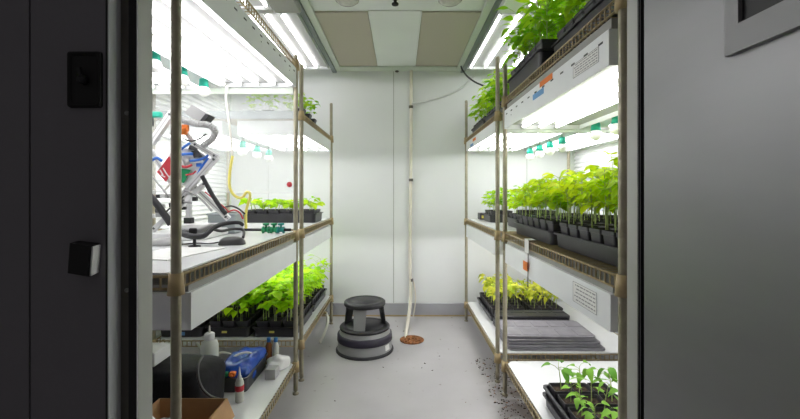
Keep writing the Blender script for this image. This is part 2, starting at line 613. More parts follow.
def shelf_mesh(x0, x1, y0, y1):
    """wire shelf, top at z=0; rim truss on all sides, deck wires across"""
    b = MB()
    w = M['wire']
    H = -.036
    cs = [(x0, y0), (x1, y0), (x1, y1), (x0, y1)]
    for i in range(4):
        a, c = cs[i], cs[(i + 1) % 4]
        for z in (-.004, H):
            b.tube([(a[0], a[1], z), (c[0], c[1], z)], .0037, w, 6)
        L = math.hypot(c[0] - a[0], c[1] - a[1])
        n = int(L / .0265)
        for k in range(n):
            t = (k + .5) / n
            x, y = a[0] + (c[0] - a[0]) * t, a[1] + (c[1] - a[1]) * t
            b.tube([(x, y, -.004), (x, y, H)], .0027, w, 6, cap=False)
    n = int((y1 - y0) / .026)
    for k in range(1, n):
        y = y0 + (y1 - y0) * k / n
        b.tube([(x0, y, -.001), (x1, y, -.001)], .0019, w, 5, cap=False)
    for f in (.33, .66):
        x = x0 + (x1 - x0) * f
        b.tube([(x, y0, -.006), (x, y1, -.006)], .003, w, 6, cap=False)
        b.tube([(x, y0, -.03), (x, y1, -.03)], .003, w, 6, cap=False)
    return b


def shelving(sg, xf, xr, y0, y1, levels, h, label):
    t = empty('shelving_unit', (sg * xf, y0, 0), label, 'shelving unit')
    W = sg * (xr - xf)
    D = y1 - y0
    pts = [(0, 0), (0, D), (W, 0), (W, D)]
    for q in pts:
        p = post_mesh(h).build('post', t)
        p.location = (q[0], q[1], 0)
    for z in levels:
        s = shelf_mesh(min(0, W), max(0, W), 0, D).build('wire_shelf', t)
        s.location = (0, 0, z)
        for q in pts:
            b = MB()
            b.lathe([(.0128, .006), (.017, .006), (.021, -.05), (.0128, -.05)], (0, 0, 0), M['collar'], 14)
            c = b.build('collar', s)
            c.location = (q[0], q[1], 0)
    return t


U = {
    'L1': dict(sg=-1, xf=.58, xr=1.47, y0=1.036, y1=2.225, lv=(.175, .905, 1.852), h=1.885, lab='bronze wire shelving unit nearest the doorway on the left'),
    'L2': dict(sg=-1, xf=.588, xr=1.47, y0=2.385, y1=3.42, lv=(.240, .900, 1.600), h=1.885, lab='bronze wire shelving unit at the back on the left'),
    'R1': dict(sg=1, xf=.58, xr=1.47, y0=1.038, y1=2.21, lv=(.185, .900, 1.643), h=1.83, lab='bronze wire shelving unit nearest the doorway on the right'),
    'R2': dict(sg=1, xf=.578, xr=1.47, y0=2.37, y1=3.49, lv=(.165, .890, 1.595), h=1.925, lab='bronze wire shelving unit at the back on the right'),
}
for k, d in U.items():
    d['ob'] = shelving(d['sg'], d['xf'], d['xr'], d['y0'], d['y1'], d['lv'], d['h'], d['lab'])

LT = .004
liner_lab = {
    ('L1', 0): 'white liner sheet on the lowest shelf of the near left unit, under the black bag',
    ('L1', 1): 'white liner sheet on the middle shelf of the near left unit, under the camera rig',
    ('L2', 0): 'white liner sheet on the lowest shelf of the back left unit, under dense seedlings',
    ('L2', 1): 'white liner sheet on the middle shelf of the back left unit, under one seedling tray',
    ('R1', 0): 'white liner sheet on the near right lowest shelf, beneath the sparse seedling tray',
    ('R2', 0): 'white liner sheet on the lowest shelf of the back right unit, under the yellowish seedlings',
    ('R2', 1): 'white liner sheet on the middle shelf of the back right unit',
}
for (k, lv), lab in liner_lab.items():
    d = U[k]
    xa, xb = sorted((d['sg'] * (d['xf'] + .006), d['sg'] * (d['xr'] - .02)))
    b = MB()
    cut = .03
    ya, yb = d['y0'] + .004, d['y1'] - .004
    z = d['lv'][lv] + .0012
    poly = [(xa + cut, ya), (xb - cut, ya), (xb, ya + cut), (xb, yb - cut), (xb - cut, yb), (xa + cut, yb), (xa, yb - cut), (xa, ya + cut)]
    b.loft([[(x, y, z) for x, y in poly], [(x, y, z + LT) for x, y in poly]], M['liner'], (True, True))
    tag(b.build('shelf_liner'), lab, 'shelf liner')


def top(k, lv):
    return U[k]['lv'][lv] + (.0012 + LT + .0005 if (k, lv) in liner_lab else .0012)


# ---------------------------------------------------------------- grow lights
def grow_light(sg, xa, xb, y0, y1, zb, h, label, rail_to=None, ntube=5, slots=True, name='hanging_grow_light', lit=True, pitch=None, tilt=0.0, group=None, stickers=None, textlab=None, first=.025):
    """xa = face nearest the aisle, xb = far face (absolute values)"""
    t = empty(name, (sg * xa, y0, zb), label, 'grow light', group)
    L, W = y1 - y0, xb - xa
    t.rotation_euler = (math.atan2(tilt, L), 0, 0)
    hm, rf = M['housing'], M['reflector']
    X = lambda x: sg * x
    b = MB()
    th = .003
    b.box((X(0), 0, 0), (X(th), L, h), hm)
    b.box((X(W - th), 0, 0), (X(W), L, h), hm)
    b.box((X(th), 0, 0), (X(W - th), th, h), hm)
    b.box((X(th), L - th, 0), (X(W - th), L, h), hm)
    b.box((X(th), th, h - th), (X(W - th), L - th, h), hm)
    # reflector tray
    b.box((X(th), th, .022), (X(W - th), L - th, .026), rf)
    b.box((X(th), th, .004), (X(th + .001), L - th, .022), rf)
    if slots:
        n = max(4, int(L / .085))
        for i in range(n):
            y = (i + .5) * L / n
            b.box((X(-.0006), y - .013, h * .72), (X(.0006), y + .013, h * .72 + .006), M['slot'])
        for y in (L * .12, L * .5, L * .88):
            b.box((X(-.0008), y - .003, h * .5), (X(.0006), y + .003, h * .5 + .005), M['slot'])
    b.build('housing', t)
    for i in range(ntube):
        x = first + (pitch * i if pitch else (W - .025 - first) * i / (ntube - 1))
        tb = MB()
        tb.lathe([(.001, 0), (.008, 0), (.008, L - .06), (.001, L - .06)], (X(x), .03, .010), M['tube'] if lit else M['tubeoff'], 8, axis='y')
        tu = tb.build('fluorescent_tube', t)
        cb = MB()
        for yy in (.012, L - .032):
            cb.lathe([(.001, 0), (.0098, 0), (.0098, .02), (.001, .02)], (X(x), yy, .0105), M['cap'], 10, axis='y')
        cb.build('end_cap', tu)
    if rail_to is not None and rail_to - zb - h > .004:
        rb = MB()
        rb.box((X(.012), .01, h), (X(W - .03), L - .01, rail_to - zb), M['rail'])
        rb.build('mounting_rail', t)
    for (y, z, w, hh, mm, nm) in (stickers or []):
        sb = MB()
        sb.box((X(-.0012), y - y0, z - zb), (X(-.0002), y - y0 + w, z - zb + hh), mm)
        tag(sb.build('tape', t), nm)
    if textlab:
        (y, z, w, hh) = textlab
        sb = MB()
        sb.box((X(-.0010), y - y0, z - zb), (X(-.0002), y - y0 + w, z - zb + hh), M['paper'])
        r2 = random.Random(3)
        yy0, zz0 = y - y0, z - zb
        for e in ((0, 0, w, .0012), (0, hh - .0012, w, .0012), (0, 0, .0012, hh), (w - .0012, 0, .0012, hh)):
            sb.box((X(-.0014), yy0 + e[0], zz0 + e[1]), (X(-.0009), yy0 + e[0] + e[2], zz0 + e[1] + e[3]), M['ink'])
        rows = 5
        for i in range(rows):
            zz = zz0 + hh * (i + .7) / (rows + .6)
            x = .008
            while x < w - .02:
                q = r2.uniform(.006, .02)
                if x + q > w - .008:
                    break
                sb.box((X(-.0014), yy0 + x, zz), (X(-.0009), yy0 + x + q, zz + hh * .055), M['ink'])
                x += q + .005
        tag(sb.build('spec_label', t), 'printed specification label')
    return t


G = 'grow lights under the shelves'
zs = lambda k, lv: U[k]['lv'][lv] - .041
FXA, FXB, RXA, RXB = .572, .985, 1.075, 1.45
L1y, L2y, R1y, R2y = (1.095, 2.205), (2.42, 3.36), (1.095, 2.19), (2.41, 3.45)
grow_light(-1, FXA, FXB, *L1y, 1.672, .104, 'white grow light under the top shelf of the near left unit, front one', None, group=G, tilt=.03, first=.022)
grow_light(-1, RXA, RXB, *L1y, 1.688, .118, 'white grow light under the top shelf of the near left unit, rear one', None, group=G, slots=False)
grow_light(-1, FXA, FXB, *L1y, .742, .103, 'unlit white grow light under the middle shelf of the near left unit', zs('L1', 1), group=G, slots=False, lit=False)
grow_light(-1, FXA + .01, FXB, *L2y, 1.468, .088, 'white grow light under the top shelf of the back left unit, front one', None, group=G, slots=False)
grow_light(-1, RXA, RXB, *L2y, 1.468, .088, 'white grow light under the top shelf of the back left unit, rear one', None, group=G, slots=False)
grow_light(-1, FXA + .01, FXB, *L2y, .745, .1, 'white grow light under the middle shelf of the back left unit, front one', zs('L2', 1), group=G, slots=False)
grow_light(-1, RXA - .06, RXB, *L2y, .745, .1, 'unseen white grow light added under the middle shelf of the back left unit, rear one', zs('L2', 1), group=G, slots=False)  # hidden fixture, added to brighten the middle row of seedlings
grow_light(1, FXA, FXB, *R1y, 1.468, .100, 'white grow light with orange tape under the top shelf of the near right unit', zs('R1', 2), group=G, ntube=3, first=.095, pitch=.09,
           stickers=[(1.50, 1.548, .135, .022, M['orange'], 'orange tape'), (1.59, 1.515, .13, .024, M['blue_tape'], 'blue tape')],
           textlab=(1.15, 1.495, .17, .045))
grow_light(1, RXA, RXB, *R1y, 1.468, .100, 'white grow light under the top shelf of the near right unit, rear one', None, group=G, ntube=3, first=.06, pitch=.09, slots=False)
grow_light(1, FXA + .004, FXB, *R1y, .737, .103, 'white grow light with a printed label under the middle shelf of the near right unit', zs('R1', 1), group=G, slots=False,
           textlab=(1.17, .760, .16, .066))
grow_light(1, FXA, FXB, *R2y, 1.478, .076, 'white grow light under the top shelf of the back right unit, front one', None, group=G, slots=False,
           stickers=[(3.02, 1.52, .12, .022, M['orange'], 'orange tape'), (3.12, 1.49, .13, .02, M['blue_tape'], 'blue tape')])
grow_light(1, RXA, RXB, *R2y, 1.478, .076, 'white grow light under the top shelf of the back right unit, rear one', None, group=G, slots=False)
grow_light(1, FXA, FXB, *R2y, .742, .105, 'white grow light under the middle shelf of the back right unit', zs('R2', 1), group=G, slots=False)
# ceiling mounted
grow_light(-1, .615, 1.03, 2.375, 3.45, 2.185, .0605, 'long ceiling light above the back left shelving unit', None, group='ceiling lights', slots=False, name='ceiling_light', ntube=4, first=.10)
grow_light(1, .588, 1.0, 2.375, 3.45, 2.185, .0605, 'long ceiling light above the back right shelving unit', None, group='ceiling lights', slots=False, name='ceiling_light', ntube=4, first=.02)

grow_light(-1, .745, 1.14, 1.15, 2.33, 2.185, .0605, 'long ceiling light above the near left shelving unit', None, group='ceiling lights', slots=False, name='ceiling_light', ntube=4)
grow_light(1, .725, 1.12, 1.15, 2.33, 2.185, .0605, 'long ceiling light above the near right shelving unit', None, group='ceiling lights', slots=False, name='ceiling_light', ntube=4)

# cross bars behind the near fixtures
for k, z in (('L1', 1.668), ('R1', 1.452)):
    d = U[k]
    b = MB()
    y = d['y1'] - .002
    W = d['xr'] - d['xf']
    b.box((d['sg'] * .012, d['y1'] - d['y0'] - .011, z), (d['sg'] * (W - .012), d['y1'] - d['y0'] + .003, z + .03), M['ceiltrim'])
    tag(b.build('crossbar', d['ob']), 'pale painted crossbar')

d = U['L2']
b = MB()
b.box((-.012, -.006, 1.560), (-(d['xr'] - d['xf'] - .012), -.002, 1.606), M['bin'])  # bluish strip imitates the top shelf's near edge lying in shadow
tag(b.build('shade_strip', d['ob']), 'blue grey strip for the shaded shelf edge')

# bulbs in the gap between the fixtures
bulb0 = None


def hang_bulb(x, y, ztop, zsh, label, group):
    t = empty('hanging_bulb', (x, y, ztop), label, 'light bulb', group)
    b = MB()
    b.lathe([(.008, .004), (.018, 0), (.021, -.004), (.025, -.040), (.001, -.041)], (0, 0, 0), M['socket'], 16)
    b.build('socket', t)
    b = MB()
    b.lathe([(.020, -.041), (.029, -.052), (.032, -.066), (.026, -.082), (.012, -.092), (.001, -.094)], (0, 0, 0), M['bulb'], 16)
    b.build('bulb_glass', t)
    b = MB()
    b.tube([(0, 0, .002), (0, 0, zsh - ztop)], .005, M['ceiltrim'], 6)
    b.build('stem', t)
    return t


for k, ys, z, lab in (('L1', (2.10, 1.89, 1.675), 1.716, 'green socketed bulb under the top shelf of the near left unit'),
                      ('R1', (2.105, 1.90), 1.488, 'green socketed bulb under the top shelf of the near right unit'),
                      ('L2', (2.62, 2.88, 3.14), 1.455, 'green socketed bulb under the top shelf of the back left unit'),
                      ('R2', (2.54, 2.75, 2.95, 3.17), 1.470, 'green socketed bulb under the back right top shelf')):
    d = U[k]
    for i, y in enumerate(ys):
        if k in ('L1', 'R1'):
            ord_ = ['farthest from the doorway', 'second from the back', 'nearest the doorway'][i]
        else:
            ord_ = ['nearest the doorway', 'second in its row', 'third in its row', 'closest to the back wall'][i]
        hang_bulb(d['sg'] * 1.03, y, z, d['lv'][2] - .008, lab + ', ' + ord_, 'bulbs with green sockets')


# ---------------------------------------------------------------- trays, pots and plants
def tray_mesh(w, l, h, mm, rim=.008):
    b = MB()
    tp = .012
    L = lambda ww, ll, z, r=.02: [(x, y, z) for x, y in rrect(ww, ll, r, 3)]
    loops = [L(w - 2 * tp - .006, l - 2 * tp - .006, .0), L(w - 2 * tp, l - 2 * tp, .003), L(w - 2 * rim - .002, l - 2 * rim - .002, h - .006),
             L(w - 2 * rim, l - 2 * rim, h - .006), L(w, l, h - .007), L(w, l, h), L(w - 2 * rim - .004, l - 2 * rim - .004, h),
             L(w - 2 * tp - .006, l - 2 * tp - .006, .006)]
    b.loft(loops, mm, (True, True))
    return b


def pot_mesh(s, h, mm):
    b = MB()
    L = lambda q, z: [(x, y, z) for x, y in rrect(q, q, .006, 2)]
    b.loft([L(s * .72, 0), L(s * .93, h - .014), L(s, h - .013), L(s, h), L(s - .005, h), L(s * .86, h - .014)], mm, (True, False))
    q = s * .86
    n = 4
    vs, fs = [], []
    for i in range(n + 1):
        for j in range(n + 1):
            e = 0 if i in (0, n) or j in (0, n) else rnd.uniform(0, .006)
            vs.append((-q / 2 + q * i / n, -q / 2 + q * j / n, h - .0145 + e))
    for i in range(n):
        for j in range(n):
            k = i * (n + 1) + j
            fs.append((k, k + n + 1, k + n + 2, k + 1))
    b.add(vs, fs, M['soil'])
    return b


def leaf(b, base, yaw, pitch, L, W, droop, mm, point=1.0, fold=.25, roll=0.0):
    n = 6
    R = Matrix.Rotation(yaw, 3, 'Z') @ Matrix.Rotation(-pitch, 3, 'Y') @ Matrix.Rotation(roll, 3, 'X')
    vs, fs = [], []
    for i in range(n + 1):
        t = i / n
        w = W * (math.sin(PI * min(1, t ** .75)) ** .8) * (1 - .25 * t * point) if 0 < t < 1 else 0.0
        w = max(w, .0006)
        x = L * t
        z = -droop * L * t * t
        x = x * (1 - .25 * droop * t)
        for sx in (-1, 0, 1):
            wob = .05 * W * math.sin(7 * t + sx + yaw * 3)
            vs.append(base + R @ Vector((x, sx * w / 2, z + abs(sx) * (w / 2 * fold) + (wob if sx else 0))))
    for i in range(n):
        a = i * 3
        fs += [(a, a + 3, a + 4, a + 1), (a + 1, a + 4, a + 5, a + 2)]
    b.add(vs, fs, mm, True)


def plant_meshes(kind, r):
    """returns stem MB, foliage MB, with the soil at z = 0"""
    st, fo = MB(), MB()
    K = dict(
        lime=dict(h=(.20, .26), n=(14, 18), L=(.052, .082), W=.72, dr=(.05, .4), m='lime', pet=.05, p=.9),
        tall=dict(h=(.20, .27), n=(14, 18), L=(.055, .088), W=.64, dr=(.08, .45), m='lemon', pet=.05, p=1.0),
        top=dict(h=(.18, .27), n=(22, 27), L=(.045, .08), W=.55, dr=(.1, .6), m='green', pet=.045, p=1.4),
        yellow=dict(h=(.11, .18), n=(12, 15), L=(.032, .058), W=.62, dr=(.3, .9), m='yellow', pet=.03, p=1.0),
        small=dict(h=(.04, .07), n=(4, 5), L=(.045, .06), W=.8, dr=(.1, .4), m='lime', pet=.02, p=.7),
        sparse=dict(h=(.09, .15), n=(4, 6), L=(.045, .066), W=.62, dr=(.2, .8), m='deep', pet=.03, p=.9),
    )[kind]
    h = r.uniform(*K['h'])
    lean = Vector((r.uniform(-.018, .018), r.uniform(-.018, .018), 0))
    ns = 2 if kind in ('lime', 'tall') else 1
    n = r.randint(*K['n'])
    tops = []
    for s in range(ns):
        off = Vector((r.uniform(-.018, .018), r.uniform(-.018, .018), 0)) if ns > 1 else Vector((0, 0, 0))
        ln = lean + Vector((r.uniform(-.02, .02), r.uniform(-.02, .02), 0))
        hh = h * r.uniform(.85, 1.0)
        pts = [off + ln * (t * t) + Vector((0, 0, hh * t - .006)) for t in (0, .25, .5, .75, 1)]
        st.tube(pts, .002, M['stem'], 5, rr=[.0026, .0023, .002, .0018, .0013], cap=False)
        tops.append(pts)
    for i in range(n):
        pts = tops[i % ns]
        f = r.uniform({'top': .2, 'lime': .3, 'tall': .42}.get(kind, .55), 1.0)
        seg = min(3, int(f * 4))
        base = pts[seg].lerp(pts[seg + 1], f * 4 - seg)
        yaw = i * 2.4 + r.uniform(-.4, .4)
        pl = K['pet'] * r.uniform(.4, 1.2)
        tip = base + Vector((math.cos(yaw) * pl, math.sin(yaw) * pl, pl * r.uniform(.3, .9)))
        st.tube([base, base.lerp(tip, .5) + Vector((0, 0, .004)), tip], .0011, M['stem'], 4, cap=False)
        L = r.uniform(*K['L'])
        if kind in ('lime', 'tall') and r.random() < .45:     # trifoliate
            for dy in (-.9, 0, .9):
                leaf(fo, tip, yaw + dy, r.uniform(-.45, .3), L * .78, L * .78 * K['W'], r.uniform(*K['dr']), M[K['m']], K['p'], r.uniform(.05, .35))
        else:
            leaf(fo, tip, yaw, r.uniform(-.5, .45), L, L * K['W'], r.uniform(*K['dr']), M[K['m']], K['p'], r.uniform(.05, .4), r.uniform(-.4, .4))
    return st, fo


PROTO = {}


def proto(kind, size, ph, nv):
    key = (kind, size, ph)
    if key not in PROTO:
        r = random.Random(hash((kind, round(size * 1000))) % 1000 if False else sum(map(ord, kind)))
        out = []
        pm = pot_mesh(size, ph, M['pot'])
        pot_me = None
        for i in range(nv):
            st, fo = plant_meshes(kind, r)
            out.append((pm, st, fo))
        PROTO[key] = [out, {}]
    return PROTO[key]


def _mesh_of(mb, name):
    o = mb.build(name)
    me = o.data
    bpy.data.objects.remove(o)
    return me


MESHES = {}


def seedling(kind, size, ph, x, y, z, label, group, r, scale=1.0, name='potted_seedling', nv=8):
    key = (kind, size, ph)
    if key not in MESHES:
        pr = proto(kind, size, ph, nv)[0]
        pot = _mesh_of(pr[0][0], 'pot')
        MESHES[key] = (pot, [(_mesh_of(st, 'stem'), _mesh_of(fo, 'foliage')) for _, st, fo in pr])
    pot, vs = MESHES[key]
    st, fo = vs[r.randrange(len(vs))]
    t = empty(name, (x, y, z), label, 'seedling', group)
    p = bpy.data.objects.new('pot', pot)
    COL.objects.link(p)
    p.parent = t
    a = r.uniform(0, 2 * PI)
    for nm, me in (('stem', st), ('foliage', fo)):
        o = bpy.data.objects.new(nm, me)
        COL.objects.link(o)
        o.parent = t
        o.location = (0, 0, ph - .012)
        o.rotation_euler = (0, 0, a)
        o.scale = (scale, scale, scale)
    return t


def tray(xc, yc, w, l, h, z, label, group=None, mm=None, name='seedling_tray', rz=0.0):
    o = tray_mesh(w, l, h, mm or M['tray']).build(name)
    o.location = (xc, yc, z)
    o.rotation_euler = (0, 0, rz)
    return tag(o, label, 'tray', group)


def fill(kind, xc, yc, w, l, z, nx, ny, label, group, seed, size=None, ph=.085, scale=(.9, 1.1), skip=0.0, name='potted_seedling'):
    r = random.Random(seed)
    px, py = (w - .034) / nx, (l - .034) / ny
    s = size or min(px, py) - .004
    for j in range(ny):
        for i in range(nx):
            if r.random() < skip:
                continue
            x = xc - (w - .034) / 2 + px * (i + .5)
            y = yc - (l - .034) / 2 + py * (j + .5)
            seedling(kind, round(s, 4), ph, x, y, z + .0065, label, group, r, r.uniform(*scale), name)


TG = 'black seedling trays'
TW, TL, TH = .278, .54, .058
# --- right, middle shelf of the near unit: two trays in front, two behind
z = top('R1', 1)
lab = 'tall lime green bean seedling among the crowded trays on the near right middle shelf'
for (xc, yc, l, tl) in ((.760, 1.362, .54, 'black tray on the near right middle shelf, closest to the doorway'),
                        (.755, 1.915, .54, 'black tray on the near right middle shelf, next behind the closest one'),
                        (1.045, 1.362, .54, 'black tray on the near right middle shelf, second row by the louvres, nearer'),
                        (1.045, 1.915, .54, 'black tray on the near right middle shelf, second row by the louvres, farther')):
    tray(xc, yc, TW, l, TH, z, tl, TG)
    fill('tall', xc, yc, TW, l, z, 3, 6, lab, 'bean seedlings on the near right middle shelf', int(xc * 100 + yc * 1000), ph=.092, scale=(.76, .96) if yc < 1.6 else (.68, .86), name='bean_seedling')
# --- right, middle shelf of the back unit
z = top('R2', 1)
lab = 'pale green bean seedling on the back right middle shelf'
for (xc, yc, tl, n) in ((.94, 3.14, 'black tray set crosswise on the back right middle shelf, nearer the back wall', 1),
                     (.99, 2.60, 'black tray set crosswise on the back right middle shelf, nearer the doorway', 2)):
    o = tray(xc, yc, .54, TW, TH, z, tl, TG)
    fill('lime', xc, yc, .54, TW, z, 6, 3, lab, 'bean seedlings on the back right middle shelf', int(yc * 997), ph=.080, scale=(.62, .78) if n == 1 else (.75, .9), skip=.25 if n == 1 else .1, name='bean_seedling')
b = MB()
b.box((-.045, -.05, 0), (.045, .05, .055), M['pot'], .004)
ob = b.build('seed_box', None, (.71, 3.38, z))
tag(ob, 'small dark box with a yellow sticker on the back right middle shelf', 'box')
b = MB()
b.box((-.03, -.0512, .012), (.005, -.0502, .035), M['yellowhose'])
tag(b.build('sticker', ob), 'yellow sticker')

# --- right, top shelf of the near unit
z = U['R1']['lv'][2] + .0015
lab = 'leafy green seedling in the black trays on the near right top shelf'
for (xc, yc, tl) in ((.760, 1.405, 'black tray on the near right top shelf, closest to the doorway'),
                     (.716, 1.926, 'black tray on the near right top shelf, farther from the doorway')):
    tray(xc, yc, TW, .51, .078, z, tl, TG)
    fill('top', xc, yc, TW, .51, z, 3, 6, lab, 'leafy seedlings on the near right top shelf', int(yc * 991), ph=.118, scale=(1.0, 1.2), name='leafy_seedling')
# --- right, top shelf of the back unit
z = U['R2']['lv'][2] + .0015
lab = 'leafy green seedling in the black tray on the back right top shelf'
for (xc, yc, tl) in ((.745, 3.18, 'black tray on the back right top shelf, nearer the back wall'),
                     (.745, 2.66, 'black tray on the back right top shelf, nearer the doorway')):
    tray(xc, yc, TW, .50, .06, z, tl, TG)
    fill('top', xc, yc, TW, .50, z, 3, 5, lab, 'leafy seedlings on the back right top shelf', int(yc * 983), ph=.085, scale=(1.0, 1.25) if yc < 3 else (.85, 1.05), name='leafy_seedling')

# --- right, lowest shelf of the back unit: yellowish seedlings and grey flats
z = top('R2', 0)
lab = 'yellowish seedling in black pots on the back right lowest shelf'
for (xc, yc, tl) in ((.80, 3.19, 'black tray of yellowish seedlings on the back right lowest shelf, by the aisle'),
                     (1.085, 3.19, 'black tray of yellowish seedlings on the back right lowest shelf, by the louvres')):
    tray(xc, yc, TW, .52, .05, z, tl, TG)
    fill('yellow', xc, yc, TW, .52, z, 3, 6, lab, 'yellowish seedlings on the back right lowest shelf', int(xc * 883), ph=.09, scale=(.95, 1.3) if xc < .9 else (.8, 1.05), name='yellow_seedling')


def flat(xc, yc, w, l, h, z, mm, label, group, rz):
    b = MB()
    L = lambda ww, ll, zz, r=.03: [(x, y, zz) for x, y in rrect(ww, ll, r, 3)]
    b.loft([L(w - .02, l - .02, 0), L(w, l, .004), L(w, l, h - .002), L(w - .014, l - .014, h), L(w - .022, l - .022, h - .003)], mm, (True, True))
    for i in range(5):
        for j in range(2):
            x, y = -w / 2 + w * (i + .5) / 5, -l / 2 + l * (j + .5) / 2
            b.box((x - w / 12, y - l / 6, h - .004), (x + w / 12, y + l / 6, h - .001), mm)
    o = b.build('grey_flat', None, (xc, yc, z))
    o.rotation_euler = (0, 0, rz)
    return tag(o, label, 'tray', group)


ords = ['lowest', 'second from the bottom', 'third from the bottom', 'fourth from the bottom', 'topmost']
zz = z
for i in range(5):
    flat(.945 - .006 * (i % 2) - .006 * i, 2.560 + .006 * i, .59 - .010 * i - .012 * (i % 2), .335 - .004 * i, .0155, zz, M['greytray'], 'grey empty flat stacked on the back right lowest shelf, ' + ords[i], 'stacked grey flats', math.radians((-1, 1.2, -.5, 1, -1.5)[i]))
    zz += .0158
zz = z
for i in range(4):
    flat(.92 + .004 * i, 2.838, .50, .16, .024, zz, M['tray'], 'black empty flat stacked behind the grey flats, ' + ['lowest', 'second from the bottom', 'third from the bottom', 'topmost'][i], 'stacked black flats', 0)
    zz += .0243

# --- right, lowest shelf of the near unit: sparse seedlings in big pots
z = top('R1', 0)
tray(.765, 1.50, .285, .53, .052, z, 'lower of two nested black trays on the near right lowest shelf', TG)
tray(.767, 1.503, .283, .528, .052, z + .030, 'upper of two nested black trays on the near right lowest shelf, holding sparse seedlings', TG)
fill('sparse', .767, 1.503, .283, .528, z + .030, 3, 5, 'small sparse seedling in a black pot on the near right lowest shelf', 'sparse seedlings on the near right lowest shelf', 77, ph=.066, scale=(.75, 1.05), skip=0, name='young_seedling')

# --- left, lowest shelf of the back unit: dense lime plants
z = top('L2', 0)
lab = 'bright lime bean seedling crowded in black trays on the back left lowest shelf'
for (xc, yc, tl) in ((-.757, 2.655, 'black tray on the back left lowest shelf, by the aisle, nearer'),
                     (-.757, 3.16, 'black tray on the back left lowest shelf, by the aisle, farther'),
                     (-1.042, 2.655, 'black tray on the back left lowest shelf, middle row, nearer'),
                     (-1.042, 3.16, 'black tray on the back left lowest shelf, middle row, farther'),
                     (-1.325, 2.655, 'black tray with a blue label on the back left lowest shelf, by the louvres')):
    o = tray(xc, yc, TW, .495, .062, z, tl, TG)
    fill('lime', xc, yc, TW, .495, z, 3, 6, lab, 'bean seedlings on the back left lowest shelf', int(-xc * 100 + yc * 1009), ph=.088, scale=(.98, 1.17) if yc < 3 else (.8, .98), name='bean_seedling')
    if yc < 3:
        b = MB()
        w = .06 if xc < -1.2 else .03
        b.box((-.03, -.2505, .016 if w > .05 else .03), (-.03 + w, -.2475, .036 if w > .05 else .042), M['blue_tape'] if w > .05 else M['yellowhose'])
        tag(b.build('tag', o), 'blue label' if w > .05 else 'small yellow label')

# --- left, middle shelf of the back unit: one crosswise tray of young plants
z = top('L2', 1)
tray(-.865, 2.985, .54, TW, .066, z, 'black tray of young seedlings set crosswise on the back left middle shelf', TG)
fill('small', -.865, 2.985, .54, TW, z, 6, 3, 'young bright green seedling in the crosswise tray on the back left middle shelf', 'young seedlings on the back left middle shelf', 5, ph=.082, scale=(1.2, 1.7), name='young_seedling')
# --- left, top shelf of the back unit
z = U['L2']['lv'][2] + .0015
r = random.Random(21)
i = 0
for (x, y) in ((-.64, 2.55), (-.73, 2.62), (-.64, 2.72), (-.74, 2.80), (-.645, 2.90), (-.85, 2.6), (-.95, 2.62)):
    seedling('lime', .07, .05, x, y, z, 'small green potted seedling on the back left top shelf', 'potted seedlings on the back left top shelf', r, r.uniform(.5, .68), 'young_seedling')
    i += 1

# ---------------------------------------------------------------- step stool
t = empty('step_stool', (-.252, 2.867, 0), 'round grey and black step stool standing on the floor by the back wall', 'step stool')
b = MB()
b.lathe([(.14, .004), (.197, .004), (.195, .014), (.189, .072), (.186, .076), (.182, .125), (.180, .128), (.173, .158), (.17, .160)], (0, 0, 0), M['stoolgrey'], 40)
b.build('base', t)
b = MB()
b.lathe([(.19, .0), (.205, .0), (.206, .008), (.200, .018), (.19, .018)], (0, 0, 0), M['rubber'], 40)
b.build('floor_ring', t)
b = MB()
b.lathe([(.185, .074), (.196, .078), (.194, .122), (.183, .127)], (0, 0, 0), M['band'], 40)
b.build('bumper_band', t)
b = MB()
b.lathe([(.168, .158), (.178, .158), (.179, .168), (.172, .175), (.15, .176), (.149, .174), (.13, .174), (.129, .176), (.001, .176)], (0, 0, 0), M['rubber'], 40)
b.build('lower_tread', t)
b = MB()
b.lathe([(.12, .318), (.144, .318), (.148, .326), (.147, .344), (.138, .350), (.12, .351), (.119, .349), (.09, .349), (.089, .351), (.001, .351)], (0, 0, 0), M['rubber'], 40)
b.build('top_tread', t)
for a, mm in ((-100, 'stoolgrey'), (20, 'rubber'), (155, 'rubber')):
    b = MB()
    a = math.radians(a)
    ra = lambda rr, da: (rr * math.cos(a + da), rr * math.sin(a + da))
    lo, hi = [], []
    for (rr, da, z) in ((.152, -.26, .175), (.152, .26, .175), (.138, .27, .175), (.138, -.27, .175)):
        x, y = ra(rr, da)
        lo.append((x, y, z))
    for (rr, da, z) in ((.133, -.36, .322), (.133, .36, .322), (.118, .37, .322), (.118, -.37, .322)):
        x, y = ra(rr, da)
        hi.append((x, y, z))
    b.loft([lo, hi], M[mm], (True, True))
    b.build('leg', t)
b = MB()
for k in range(3):
    a0 = math.radians(-38 + 5 * k)
    a1 = math.radians(-33 + 5 * k)
    r0, r1 = .1945, .1905
    b.add([(r0 * math.cos(a0), r0 * math.sin(a0), .03), (r0 * math.cos(a1), r0 * math.sin(a1), .03), (r1 * math.cos(a1), r1 * math.sin(a1), .068), (r1 * math.cos(a0), r1 * math.sin(a0), .068)], [(0, 1, 2, 3)], M['paper'])
tag(b.build('sticker', t), 'small white sticker')

